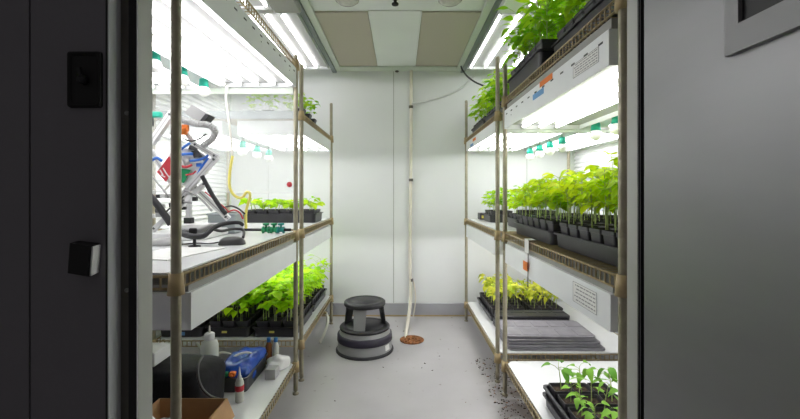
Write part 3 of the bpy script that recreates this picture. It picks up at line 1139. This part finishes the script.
# ---------------------------------------------------------------- drain pipe, drain and cords on the back wall
t = empty('drain_pipe', (.098, BW - .02, RH), 'cream plastic pipe running down the back wall to the floor drain', 'pipe')
b = MB()
pts = [P(411.2, 69.2, BW - .02), P(411.0, 130, BW - .02), P(410.5, 200, BW - .02), P(410, 255, BW - .02), P(410.5, 285, BW - .028), P(410.5, 300, BW - .06), P(408.5, 318, 3.42), P(406, 334, 3.16), P(405.5, 341.5, 3.045)]
b.tube([p - t.location for p in smooth_path(pts, 6)], .0145, M['pvc'], 12)
b.build('pipe', t)
for v in (107, 180, 280):
    p = P(411, v, BW - .02) - t.location
    b = MB()
    b.lathe([(.013, -.012), (.019, -.012), (.019, .012), (.013, .012)], p, M['clamp'], 12)
    b.box((p.x - .006, p.y, p.z - .01), (p.x + .006, p.y + .0195, p.z + .01), M['clamp'])
    b.build('clamp', t)
b = MB()
b.tube(smooth_path([P(413.5, 281, BW - .012), P(415.5, 294, BW - .03), P(415, 305, BW - .02), P(413, 318, BW - .03)], 5), .006, M['pvc'], 8)
tag(b.build('thin_drain_tube'), 'thin cream tube beside the foot of the drain pipe', 'tube')
b = MB()
b.lathe([(.001, -.002), (.09, -.002), (.092, .003), (.085, .006), (.07, .004), (.001, .004)], (.09, 3.04, .0022), M['rust'], 28)
r = random.Random(4)
for i in range(26):
    a, q = r.uniform(0, 2 * PI), .075 * math.sqrt(r.random())
    s = r.uniform(.004, .009)
    b.box((.09 + q * math.cos(a) - s, 3.04 + q * math.sin(a) - s, .004), (.09 + q * math.cos(a) + s, 3.04 + q * math.sin(a) + s, .006 + s), M['rust'], .002)
tag(b.build('floor_drain'), 'round rusty floor drain at the end of the cream pipe', 'drain')
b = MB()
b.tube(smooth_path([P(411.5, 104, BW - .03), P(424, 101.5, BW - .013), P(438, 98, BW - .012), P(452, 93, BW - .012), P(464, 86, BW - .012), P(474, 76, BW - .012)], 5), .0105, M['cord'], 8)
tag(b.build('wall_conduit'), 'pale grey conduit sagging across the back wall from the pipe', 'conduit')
b = MB()
b.tube(smooth_path([P(460.5, 63, 3.50), P(462, 69, 3.47), P(467, 76, 3.44), P(475, 82, 3.41), P(484, 86, 3.38)], 5), .007, M['blackcord'], 8)
tag(b.build('power_cord'), 'black power cord hanging from the right ceiling light', 'cord')
b = MB()
b.lathe([(.001, -.022), (.012, -.02), (.02, -.012), (.012, -.004), (.004, 0)], (-.028, BW - .012, RH - .012), M['clamp'], 12, axis='z')
tag(b.build('ceiling_hook'), 'tiny dark hook at the top of the back wall seam', 'hook')

# ---------------------------------------------------------------- camera rig on the left
zt = top('L1', 1)
YR = 1.86
t = empty('camera_rig', P(195, 232, YR), 'tilted aluminium camera rig with red label and coloured cables on the left shelf', 'camera rig')
t.location.z = zt
O = t.location.copy()


def Q(u, v, y=YR):
    return P(u, v, y) - O


def bar(name, a, c, w, h, mm, lab=None):
    b = MB()
    b.obox(a, c, w, h, mm, up=(0, 1, 0))
    d = Vector((0, -h / 2 - .0002, 0))
    b.obox(a + d, c + d, w * .22, .0008, M['greyplastic'], up=(0, 1, 0))
    for e, f in ((a, c), (c, a)):
        q = e + (f - e).normalized() * .012
        b.obox(q + d, q + d + (f - e).normalized() * .008, w * .5, .003, M['slot'], up=(0, 1, 0))
    return tag(b.build(name, t), lab)


b = MB()
b.box((Q(160, 0).x, -.12, 0), (Q(214, 0).x, .16, .035), M['whiteplastic'], .006)
b.box((Q(172, 0).x, .02, .035), (Q(208, 0).x, .15, .058), M['whiteplastic'], .004)
b.build('base', t)
bar('frame_bar', Q(151, 144, 1.80), Q(173, 112, 1.84), .026, .026, M['alu'])
bar('frame_bar', Q(173, 114, 1.88), Q(196, 146, 1.88), .020, .022, M['alu'])
bar('frame_bar', Q(193, 143, 1.84), Q(218, 157.5, 1.84), .020, .022, M['alu'])
bar('frame_bar', Q(217, 157, 1.85), Q(176, 203, 1.85), .024, .024, M['alu'])
bar('frame_bar', Q(151, 150, 1.92), Q(176, 190, 1.92), .020, .020, M['alu'])
bar('strut', Q(186, 178, 1.90), Q(229, 219, 1.96), .026, .020, M['whiteplastic'], 'white plastic strut')
bar('strut', Q(207, 182, 1.9), Q(152, 231, 1.76), .020, .020, M['alu'])
b = MB()
b.obox(Q(189, 182, 1.97), Q(189, 222, 1.97) , .022, .022, M['alu'])
b.build('upright', t)
b = MB()
c = Q(189, 220.5, 1.97)
b.box((c.x - .017, c.y - .017, .058), (c.x + .017, c.y + .017, c.z + .014), M['rubber'])
tag(b.build('foot_block', t), 'black foot block')
# board with coloured patches
b = MB()
poly = [(172, 149), (194, 148), (212, 160), (189, 189), (160, 172)]
fr_ = [Q(u, v, 1.872) for u, v in poly]
bk_ = [Q(u, v, 1.882) for u, v in poly]
b.loft([fr_, bk_], M['whiteplastic'], (True, True))
b.build('circuit_board', t)
for (poly, mm, nm, lb) in (([(157, 172), (169, 156), (176, 165), (166, 182)], 'red', 'red_panel', 'red panel with pale marks'),
                           ([(190, 145), (200, 147), (196, 151), (188, 149)], 'darkgrey', 'sensor', 'dark sensor window'),
                           ([(191, 151), (198, 150), (202, 156), (194, 158)], 'darkgrey', 'chip', 'dark chip'),
                           ([(180, 168), (191, 170), (184, 183), (178, 182)], 'greenplastic', 'connector', 'green connector')):
    b = MB()
    b.loft([[Q(u, v, 1.858) for u, v in poly], [Q(u, v, 1.871) for u, v in poly]], M[mm], (True, True))
    o = tag(b.build(nm, t), lb)
    if nm == 'red_panel':
        mb_ = MB()
        for (a, c_) in (((160, 170), (163, 175)), ((163, 168), (166, 173)), ((166, 173), (169, 177)), ((161, 175), (165, 177))):
            mb_.obox(Q(*a, 1.857), Q(*c_, 1.857), .005, .002, M['paper'], up=(0, 1, 0))
        tag(mb_.build('marking', o), 'pale printed marks')
for pts, mm, rr in (([(178, 152), (184, 147), (190, 143)], 'cable_blue', .006), ([(179, 155), (186, 154), (193, 154)], 'cable_blue', .007),
                    ([(190, 161), (198, 160), (206, 157), (209, 153)], 'cable_blue', .006), ([(152, 160), (157, 158), (162, 161)], 'cable_blue', .007),
                    ([(196, 178), (201, 168), (208, 158)], 'cable_blue', .005), ([(180, 166), (186, 167), (192, 165)], 'red', .006),
                    ([(186, 175), (192, 174), (196, 171)], 'red', .004), ([(205, 192), (214, 199), (224, 207), (229, 212)], 'red', .003),
                    ([(176, 148), (182, 158), (186, 168)], 'greyplastic', .004)):
    b = MB()
    b.tube(smooth_path([Q(u, v, 1.853 - .004 * (i % 2)) for i, (u, v) in enumerate(pts)], 5), rr, M[mm], 7)
    tag(b.build('cable', t), {'cable_blue': 'blue cable', 'red': 'red cable', 'greyplastic': 'grey cable'}[mm])
# box on the top
b = MB()
lo = [Q(184, 113, 1.80), Q(192, 104.5, 1.80), Q(207, 113.5, 1.80), Q(199.5, 121.5, 1.80)]
hi = [p + Vector((0, .07, 0)) for p in lo]
b.loft([lo, hi], M['greyplastic'], (True, True))
hb = tag(b.build('motor_box', t), 'pale grey box')
b = MB()
lo = [Q(199, 121.6, 1.79), Q(205.5, 113.6, 1.79), Q(209, 115, 1.79), Q(202, 123, 1.79)]
b.loft([lo, [p + Vector((0, .06, 0)) for p in lo]], M['rubber'], (True, True))
tag(b.build('end_cap', hb), 'black end cap')
# corrugated cable hose
path = smooth_path([Q(176, 118, 1.80), Q(186, 121, 1.79), Q(197, 124, 1.78), Q(208, 125, 1.78), Q(215, 131, 1.79), Q(212, 139, 1.80), Q(203, 146, 1.82)], 9)
b = MB()
b.tube(path, .015, M['greyplastic'], 10, rr=[.016 if i % 2 else .0125 for i in range(len(path))], smooth=False)
tag(b.build('corrugated_hose', t), 'ribbed pale grey hose')
for pts, rr, yy in (([(202, 176), (207, 185), (213, 196), (221, 208), (226, 214)], .010, 1.84), ([(150, 196), (156, 203), (164, 214), (171, 224)], .015, 1.76)):
    b = MB()
    b.tube(smooth_path([Q(u, v, yy) for u, v in pts], 5), rr, M['rubber'], 10)
    tag(b.build('black_hose', t), 'black hose')
b = MB()
c = Q(183, 131, 1.84)
b.lathe([(.001, -.018), (.016, -.016), (.018, .0), (.016, .016), (.001, .018)], c, M['orange'], 10, axis='y')
b.box((c.x - .006, c.y, c.z), (c.x + .022, c.y + .012, c.z + .03), M['orange'])
tag(b.build('knob', t), 'orange knob')
b = MB()
c = Q(156, 115, 1.82)
b.box((c.x - .028, c.y - .012, c.z - .012), (c.x + .026, c.y + .012, c.z + .014), M['socket'], .004)
b.box((c.x - .03, c.y - .01, c.z - .05), (c.x - .016, c.y + .01, c.z - .012), M['rubber'])
tag(b.build('terminal', t), 'green terminal block')
r = random.Random(9)
for (u, v) in ((172, 205), (178, 198), (163, 206), (182, 208), (188, 190), (195, 199), (160, 214), (168, 196)):
    b = MB()
    c = Q(u, v, 1.84 + r.uniform(-.02, .02))
    s = r.uniform(.008, .014)
    b.box((c.x - s, c.y - s, c.z - s), (c.x + s, c.y + s, c.z + s), M['rubber'] if r.random() < .5 else M['greyplastic'], .002)
    b.build('bracket', t)

for pts, mm, rr, yy in (([(152, 176), (160, 186), (169, 196), (180, 201), (192, 203)], 'greyplastic', .004, 1.82), ([(160, 224), (166, 212), (176, 204), (184, 196)], 'blackcord', .004, 1.80),
                        ([(184, 190), (194, 194), (203, 201), (212, 211)], 'greyplastic', .005, 1.84), ([(183, 138), (190, 141), (199, 139), (206, 134)], 'blackcord', .004, 1.80),
                        ([(165, 190), (172, 183), (178, 187), (184, 186)], 'hose', .005, 1.82), ([(226, 213), (234, 210), (240, 213), (243, 219)], 'red', .0035, 1.86),
                        ([(222, 208), (231, 206), (239, 209), (245, 214)], 'blackcord', .004, 1.88)):
    b = MB()
    b.tube(smooth_path([Q(u, v, yy) for u, v in pts], 5), rr, M[mm], 7)
    tag(b.build('cable', t), {'red': 'red cable', 'greyplastic': 'grey cable', 'hose': 'cream cable', 'blackcord': 'black cable'}[mm])
for (u, v, w_, h_, mm, nm) in ((199, 165, .022, .016, 'cable_blue', 'connector'), (205, 160, .014, .012, 'greyplastic', 'chip'), (187, 160, .02, .02, 'paper', 'label_patch'),
                               (182, 173, .018, .012, 'red', 'connector'), (193, 182, .016, .012, 'teal', 'connector'), (200, 156, .018, .01, 'slot', 'chip')):
    b = MB()
    c = Q(u, v, 1.866)
    b.box((c.x - w_ / 2, c.y - .006, c.z - h_ / 2), (c.x + w_ / 2, c.y + .006, c.z + h_ / 2), M[mm], .001)
    b.build(nm, t)
r = random.Random(31)
for k in range(9):
    b = MB()
    u = r.uniform(152, 186)
    c = Q(u, r.uniform(188, 226), 1.83 + r.uniform(-.02, .03))
    s_ = r.uniform(.006, .011)
    b.box((c.x - s_ * 1.4, c.y - s_, c.z - s_), (c.x + s_ * 1.4, c.y + s_, c.z + s_), M[r.choice(['rubber', 'alu', 'whiteplastic', 'darkgrey'])], .002)
    b.build('bracket', t)

# grey bin behind the rig
b = MB()
b.box((-.98, 2.035, zt), (-.84, 2.15, zt + .105), M['bin'], .006)
b.box((-.985, 2.03, zt + .092), (-.835, 2.155, zt + .105), M['bin'], .004)
tag(b.build('grey_bin'), 'small grey bin on the left shelf behind the camera rig', 'bin')

# black clamp arm lying in front of the rig
t = empty('clamp_arm', P(196, 246, 1.56), 'grey and black curved clamp arm lying in front of the camera rig', 'clamp arm')
t.location.z = zt
O = t.location.copy()
b = MB()
path = smooth_path([P(178, 229, 1.60) - O, P(184, 234, 1.56) - O, P(193, 236.5, 1.53) - O, P(203, 236, 1.53) - O, P(209, 231.5, 1.55) - O, P(215, 227, 1.58) - O, P(225, 223.5, 1.62) - O, P(238, 222.5, 1.66) - O, P(243, 225, 1.68) - O], 5)
b.tube(path, .013, M['rubber'], 10, rr=[.013 - .006 * i / len(path) for i in range(len(path))])
b.build('arm', t)
b = MB()
lp = []
for (u, v, s) in ((180, 229, .010), (190, 230, .022), (202, 230.5, .022), (212, 226, .009)):
    c = P(u, v, 1.60) - O
    lp.append([(c.x, c.y + .03 * math.cos(a), c.z + s * math.sin(a)) for a in [2 * PI * k / 10 for k in range(10)]])
b.loft(lp, M['greyplastic'], (True, True), True)
tag(b.build('body', t), 'pale grey body')
b = MB()
c = P(193, 231, 1.565) - O
b.box((c.x - .014, c.y - .006, c.z - .012), (c.x + .014, c.y + .006, c.z + .012), M['gasket'], .003)
b.build('screen', t)
b = MB()
c = P(194.5, 240, 1.53) - O
b.lathe([(.022, 0), (.022, .006), (.006, .01), (.006, c.z + .012)], (c.x, c.y, .0003), M['rubber'], 12)
b.build('stand', t)
b = MB()
b.tube(smooth_path([P(214, 229.5, 1.60) - O, P(222, 231, 1.62) - O, P(232, 229, 1.66) - O, P(242, 229.5, 1.68) - O, P(244, 233, 1.67) - O, P(243, 237.5, 1.64) - O], 5), .006, M['darkgrey'], 8)
b.build('clip', t)


def mouse(name, c, sx, sy, sz, mm, lab, cat, rz):
    b = MB()
    loops = []
    for k in range(7):
        f = k / 6
        zz = sz * math.sin(f * PI / 2)
        s = math.cos(f * PI / 2) ** .6 if k < 6 else .05
        loops.append([(x * s, y * s, zz) for x, y in rrect(2 * sx, 2 * sy, min(sx, sy) * .95, 5)])
    b.loft(loops, mm, (True, True), True)
    o = b.build(name, None, c)
    o.rotation_euler = (0, 0, rz)
    return tag(o, lab, cat)


c = P(231, 243, 1.6)
o = mouse('computer_mouse', (c.x, 1.61, zt + .0005), .052, .033, .032, M['darkgrey'], 'dark grey computer mouse on the white left shelf beside the clamp arm', 'mouse', math.radians(8))
b = MB()
b.tube(smooth_path([(-.05, 0, .01), (-.09, .005, .004), (-.14, .03, .004), (-.19, .0, .004), (-.24, .03, .004)], 5), .003, M['darkgrey'], 6)
b.build('cable', o)
c = P(160, 243, 1.52)
mouse('grey_pad', (c.x - .02, 1.60, zt + .0005), .06, .045, .03, M['greyplastic'], 'pale grey rounded device on the left shelf near the doorway edge', 'device', 0)
# white paper sheets on the shelf
for (x, y, w, l, rz, lab) in ((-.78, 1.38, .20, .28, -12, 'white paper sheet lying on the left middle shelf near the doorway'), (-.95, 1.25, .20, .26, 9, 'white paper sheet on the left middle shelf, behind the other one')):
    b = MB()
    b.box((-w / 2, -l / 2, 0), (w / 2, l / 2, .0025), M['paper'])
    o = b.build('paper_sheet', None, (x, y, zt + .0005))
    o.rotation_euler = (0, 0, math.radians(rz))
    tag(o, lab, 'paper')

# green valves on a black pipe, left shelf edge
yv = 2.06
t = empty('valve_pipe', P(272, 232, yv), 'black irrigation pipe with three green valves at the left shelf edge', 'valve pipe')
t.location.z = zt
O = t.location.copy()
b = MB()
zc = .018
x0, x1 = P(243, 0, yv).x - O.x, P(291, 0, yv).x - O.x
b.tube([(x0, 0, zc), (x1, 0, zc)], .007, M['rubber'], 10)
b.build('pipe', t)
for u, mm, lb in ((266, 'greenplastic', 'green valve'), (274, 'greenplastic', 'green valve'), (281, 'teal', 'teal valve')):
    b = MB()
    x = P(u, 0, yv).x - O.x
    b.lathe([(.007, -.017), (.018, -.018), (.018, -.010), (.012, -.007), (.012, .007), (.018, .010), (.018, .018), (.007, .017)], (x, 0, zc), M[mm], 12, axis='x')
    b.lathe([(.006, 0), (.006, .018), (.017, .02), (.017, .030), (.001, .031)], (x, 0, zc + .004), M[mm], 10)
    tag(b.build('valve', t), lb)

# yellow hose hanging behind the rig
yh = 2.16
b = MB()
b.tube(smooth_path([P(232.5, 156, yh), P(229.5, 175, yh), P(230, 188, yh), P(235, 196, yh), P(242, 197.5, yh), P(247, 192, yh), P(250, 196, yh), P(246, 212, yh), P(246, 229, yh - .02)], 6), .0075, M['yellowhose'], 9)
o = tag(b.build('yellow_hose'), 'yellow hose hanging in a loop behind the camera rig', 'hose')
b = MB()
b.tube(smooth_path([P(227, 86.5, yh), P(226, 100, yh), P(230, 130, yh), P(232.5, 156.5, yh)], 6), .0062, M['hose'], 9)
tag(b.build('cream_section', o), 'cream upper section')

# clear plastic sheet hung between the left units
b = MB()
b.box((-1.45, 2.298, 1.118), (-.602, 2.3, 1.86), M['sheet'])
o = b.build('hanging_plastic_sheet')
tag(o, 'clear hazy plastic sheet hung between the two left shelving units', 'plastic sheet')
b = MB()
c = P(289.5, 184.5, 2.297)
b.lathe([(.001, -.001), (.016, -.001), (.016, .0), (.001, .0)], c, M['red'], 12, axis='y')
tag(b.build('red_sticker', o), 'red sticker')

# ---------------------------------------------------------------- left, lowest shelf of the near unit
zb = top('L1', 0)
# cardboard box
t = empty('cardboard_box', (-.765, 1.30, zb), 'open brown cardboard box on the left lowest shelf by the near post', 'box')
b = MB()
w, l, h, k = .25, .36, .178, .004
b.box((-w / 2, -l / 2, 0), (w / 2, l / 2, k), M['card'])
b.box((-w / 2, l / 2 - k, k), (w / 2, l / 2, h), M['card'])
b.box((-w / 2, -l / 2, k), (w / 2, -l / 2 + k, h), M['card'])
b.box((-w / 2, -l / 2 + k, k), (-w / 2 + k, l / 2 - k, h), M['card'])
b.box((w / 2 - k, -l / 2 + k, k), (w / 2, l / 2 - k, h), M['card'])
b.build('body', t)
for sx in (-1, 1):
    b = MB()
    x0 = sx * w / 2
    b.add([(x0 - sx * .001, -l / 2, h), (x0 - sx * .001, l / 2, h), (x0 + sx * .03, l / 2 - .01, h - .06), (x0 + sx * .03, -l / 2 + .01, h - .06),
           (x0 + sx * .002, -l / 2, h - .001), (x0 + sx * .002, l / 2, h - .001), (x0 + sx * .033, l / 2 - .01, h - .06), (x0 + sx * .033, -l / 2 + .01, h - .06)],
          [(0, 1, 2, 3), (7, 6, 5, 4), (3, 2, 6, 7), (0, 4, 5, 1), (0, 3, 7, 4), (1, 5, 6, 2)], M['card'])
    b.build('flap', t)
# crumpled printed paper sticking out of the box
b = MB()
r = random.Random(6)
n = 6
vs, fs = [], []
for i in range(n + 1):
    for j in range(n + 1):
        vs.append((-.055 + .11 * i / n, -.06 + .12 * j / n, .012 * math.sin(i * 1.9 + j) + .01 * math.cos(j * 2.3 - i)))
for i in range(n):
    for j in range(n):
        q = i * (n + 1) + j
        fs.append((q, q + n + 1, q + n + 2, q + 1))
vs2 = vs + [(x, y, z - .002) for x, y, z in vs]
N0 = len(vs)
b.add(vs2, fs + [tuple(reversed([q + N0 for q in f])) for f in fs], M['paper'])
for i in range(n):
    for j in range(1, n):
        if (i * 3 + j * 5) % 4 < 2:
            q = i * (n + 1) + j
            a, c_ = Vector(vs[q]), Vector(vs[q + n + 1])
            up = Vector((0, 0, .0012))
            d = Vector((0, .005, 0))
            b.add([a + up, c_ + up, c_ + d + up, a + d + up], [(0, 1, 2, 3)], M['ink'])
o = b.build('printed_paper', None, (-.795, 1.30, zb + .165))
o.rotation_euler = (.25, .35, .5)
tag(o, 'crumpled white paper with black print in the cardboard box', 'paper')


def blob(c, sx, sy, sz, mm, ex=.55, amp=.02, fr=6.0, nu=28, nv=14, seed=0, flat_bottom=True):
    b = MB()
    sgn = lambda a, e: math.copysign(abs(a) ** e, a)
    loops = []
    for i in range(nv + 1):
        ph = -PI / 2 + PI * i / nv
        lp = []
        for j in range(nu):
            th = 2 * PI * j / nu
            x = sx * sgn(math.cos(ph), ex) * sgn(math.cos(th), ex)
            y = sy * sgn(math.cos(ph), ex) * sgn(math.sin(th), ex)
            z = sz * sgn(math.sin(ph), ex)
            p = Vector((x, y, z))
            d = mnoise.noise(p * fr + Vector((seed * 7.1, 0, 0))) * amp
            p = p * (1 + d / max(.05, p.length))
            if flat_bottom:
                p.z = max(p.z, -sz)
            lp.append(p)
        loops.append(lp)
    b.loft(loops, mm, (True, True), True)
    return b


# black bag
t = empty('black_bag', (-.930, 1.637, zb), 'black fabric bag with a grey strap on the left lowest shelf behind the cardboard box', 'bag')
b = blob((0, 0, 0), .185, .135, .122, M['bag'], .4, .014, 8)
o = b.build('body', t, (0, 0, .1225))
b = MB()
q = P(199, 351, 1.52)
pts = [P(203, 356, 1.60), P(198.5, 364, 1.51), P(198, 376, 1.494), P(202, 388, 1.492), P(210, 396, 1.492), P(219, 399, 1.494)]
b.tube([p - t.location for p in smooth_path(pts, 6)], .005, M['strap'], 8)
tag(b.build('strap', t), 'grey strap')
# white box upon the bag
b = MB()
b.box((-.045, -.06, 0), (.045, .06, .055), M['whiteplastic'], .004)
o = b.build('white_box', None, (-1.015, 1.64, zb + .2485))
tag(o, 'white box lying on top of the black bag', 'box')

# white wash bottle
t = empty('wash_bottle', (-.952, 2.0, zb), 'white plastic wash bottle standing behind the black bag', 'bottle')
b = MB()
b.lathe([(.001, 0), (.040, 0), (.042, .006), (.042, .10), (.0405, .103), (.042, .106), (.042, .175), (.036, .195), (.02, .206), (.019, .212)], (0, 0, 0), M['cream'], 24)
b.build('body', t)
b = MB()
b.lathe([(.023, .206), (.024, .21), (.024, .234), (.016, .24), (.001, .241)], (0, 0, 0), M['whiteplastic'], 20)
b.build('cap', t)
b = MB()
b.tube(smooth_path([(-.036, -.01, .16), (-.052, -.012, .185), (-.062, -.012, .192)], 4), .006, M['cream'], 8)
b.build('side_spout', t)
b = MB()
b.tube([(0, 0, .238), (.0, 0, .275)], .005, M['hose'], 8, rr=[.006, .003])
b.build('nozzle', t)

# black tray with blue film
yt0, yt1 = 1.86, 2.17
tx0, tx1 = -.96, -.712
o = tray_mesh(tx1 - tx0, yt1 - yt0, .072, M['tray']).build('parts_tray', None, ((tx0 + tx1) / 2 + .02, (yt0 + yt1) / 2 - .02, zb))
o.location = (-.80, 2.02, zb)
o.scale = (.70, 1, 1)
tag(o, 'black tray holding blue film on the left lowest shelf', 'tray')
b = blob((0, 0, 0), .080, .150, .050, M['blue'], .7, .035, 22, nu=44, nv=22, seed=3)
o = b.build('blue_film', None, (-.80, 2.03, zb + .066))
tag(o, 'crumpled blue plastic film heaped in the black tray', 'plastic film')
for c, mm, lb in (((-.79, 1.888, zb + .072), 'orange', 'small orange clip at the near end of the black tray'), ((-.825, 1.888, zb + .072), 'greenplastic', 'small green clip at the near end of the black tray')):
    b = MB()
    b.box((-.015, -.012, 0), (.015, .012, .022), M[mm], .004)
    b.box((-.006, -.02, .004), (.006, .0, .014), M[mm], .002)
    tag(b.build('clip', None, c), lb, 'clip')
# white hoses
for pts, lb in (([P(214, 355, 2.02), P(222, 352.5, 2.02), P(231, 354.5, 2.02), P(238, 361, 2.02), P(244, 367, 2.02)], 'white hose running from the wash bottle down into the blue film'),
                ([P(219, 371, 1.93), P(226, 363, 1.96), P(237, 355, 2.0), P(247, 352.5, 2.03), P(253, 355, 2.05), P(255, 361, 2.06)], 'white hose arching over the blue film in the black tray')):
    b = MB()
    b.tube(smooth_path(pts, 6), .0055, M['hose'], 8)
    tag(b.build('white_hose'), lb, 'hose', 'white hoses')
# squeeze bottle
t = empty('squeeze_bottle', (-.715, 1.73, zb), 'clear squeeze bottle with a red label beside the black tray', 'bottle')
t.location = (-.722, 1.80, zb)
b = MB()
b.lathe([(.001, 0), (.018, 0), (.019, .004), (.019, .085), (.014, .10), (.008, .106)], (0, 0, 0), M['cream'], 18)
b.build('body', t)
b = MB()
b.lathe([(.009, .104), (.009, .112), (.006, .118), (.002, .155), (.001, .155)], (0, 0, 0), M['whiteplastic'], 14)
b.build('nozzle', t)
b = MB()
b.lathe([(.0192, .05), (.0194, .05), (.0194, .075), (.0192, .075)], (0, 0, 0), M['red'], 18)
tag(b.build('label_band', t), 'red label')
# grey box, white bag, two bottles
b = MB()
b.box((-.027, -.03, 0), (.027, .03, .05), M['greyplastic'], .002)
tag(b.build('small_box', None, (-.652, 2.035, zb)), 'small pale grey box in front of the crumpled white bag', 'box')
b = blob((0, 0, 0), .055, .062, .032, M['paper'], .8, .03, 18, seed=8)
tag(b.build('white_bag', None, (-.650, 2.135, zb + .0325)), 'crumpled white bag at the far end of the left lowest shelf', 'bag')
for x, mm, lb in ((-.722, 'amber', 'small amber bottle with a blue cap at the end of the left lowest shelf'), (-.683, 'cream', 'small clear bottle with a blue cap beside the amber bottle')):
    t = empty('small_bottle', (x, 2.20, zb), lb, 'bottle')
    b = MB()
    b.lathe([(.001, 0), (.016, 0), (.017, .004), (.017, .10), (.009, .118), (.009, .124)], (0, 0, 0), M[mm], 16)
    b.build('body', t)
    b = MB()
    b.lathe([(.011, .12), (.011, .140), (.009, .143), (.001, .143)], (0, 0, 0), M['bluecap'], 14)
    b.build('cap', t)

# ---------------------------------------------------------------- odds and ends
# white hose with an orange fitting off the back left lowest shelf
t = empty('drip_hose', (-.575, 3.10, .20), 'white hose with an orange fitting hanging off the back left lowest shelf', 'hose')
O = t.location.copy()
b = MB()
b.tube([p - O for p in smooth_path([P(326, 313, 3.12), P(327.5, 318, 3.10), P(327, 326, 3.0), P(324, 334, 2.9), P(319.5, 343, 2.86)], 5)], .011, M['hose'], 9)
b.build('hose', t)
b = MB()
c = P(322, 313.5, 3.12) - O
b.box((c.x - .03, c.y - .012, c.z - .006), (c.x + .035, c.y + .012, c.z + .014), M['collar'], .004)
tag(b.build('fitting', t), 'orange brown fitting')
# paper flag and tag on the right middle shelf edge
yf = 1.80
b = MB()
xs_ = .5715
b.loft([[(xs_ - .001, yf - .03, .908), (xs_ + .03, yf - .03, .909), (xs_ + .03, yf + .03, .909), (xs_ - .001, yf + .03, .908)],
        [(xs_ - .003, yf - .03, .910), (xs_ + .03, yf - .03, .911), (xs_ + .03, yf + .03, .911), (xs_ - .003, yf + .03, .910)]], M['paper'], (True, True))
b.box((xs_ - .003, yf - .03, .85), (xs_ - .001, yf + .025, .910), M['paper'])
tag(b.build('paper_flag'), 'white paper flag folded over the right middle shelf edge', 'paper')
t = empty('hanging_tag', (.5705, 1.80, .86), 'orange tag on a dark string hanging from the right middle shelf edge', 'tag')
b = MB()
b.tube([(.0, -.02, -.0), (-.001, -.02, -.10), (-.001, -.018, -.16)], .0018, M['rubber'], 6)
b.build('string', t)
b = MB()
b.box((-.004, -.018, -.092), (-.002, .042, -.052), M['orange'])
b.build('tag_card', t)
# loose soil and leaf litter on the floor under the right shelves: uncountable crumbs
b = MB()
r = random.Random(15)
for i in range(420):
    if r.random() < .8:
        x = .50 + abs(r.gauss(.06, .13))
        y = r.uniform(1.95, 2.7)
    else:
        x, y = r.uniform(-.55, .6), r.uniform(2.1, 3.6)
        if r.random() < .85:
            continue
    if (x + .252) ** 2 + (y - 2.867) ** 2 < .05 or (x - .09) ** 2 + (y - 3.04) ** 2 < .012:
        continue
    s = r.uniform(.001, .0033)
    a = r.uniform(0, PI)
    p = Vector((x, y, s * .5 + .0003))
    d = Vector((math.cos(a), math.sin(a), 0)) * s * r.uniform(1, 2.2)
    b.obox(p - d, p + d, s * 1.2, s, M['soil'] if r.random() < .75 else M['rust'])
tag(b.build('soil_litter'), 'brown soil crumbs and leaf litter scattered on the floor under the right shelves', 'litter', kind='stuff')

# ---------------------------------------------------------------- world, camera, view
w = bpy.data.worlds.new('World')
scene.world = w
w.use_nodes = True
bg = w.node_tree.nodes['Background']
bg.inputs[0].default_value = (1.0, 0.97, 0.97, 1)
bg.inputs[1].default_value = 0.06

cam = bpy.data.cameras.new('Camera')
co = bpy.data.objects.new('Camera', cam)
COL.objects.link(co)
co.location = (0, 0, CZ)
co.rotation_euler = (PI / 2, 0, 0)
cam.sensor_fit = 'HORIZONTAL'
cam.sensor_width = 36.0
cam.lens = 18.0
cam.shift_x = 0.0
cam.shift_y = -16.5 / 800.0
cam.clip_start = 0.02
scene.camera = co

vs_ = scene.view_settings
vs_.view_transform = 'Standard'
vs_.look = 'None'
vs_.gamma = 1.0
vs_.use_curve_mapping = False
vs_.exposure = 0.38
try:
    scene.cycles.use_denoising = True
    scene.cycles.max_bounces = 12
    scene.cycles.diffuse_bounces = 8
    scene.cycles.transparent_max_bounces = 12
except Exception:
    pass
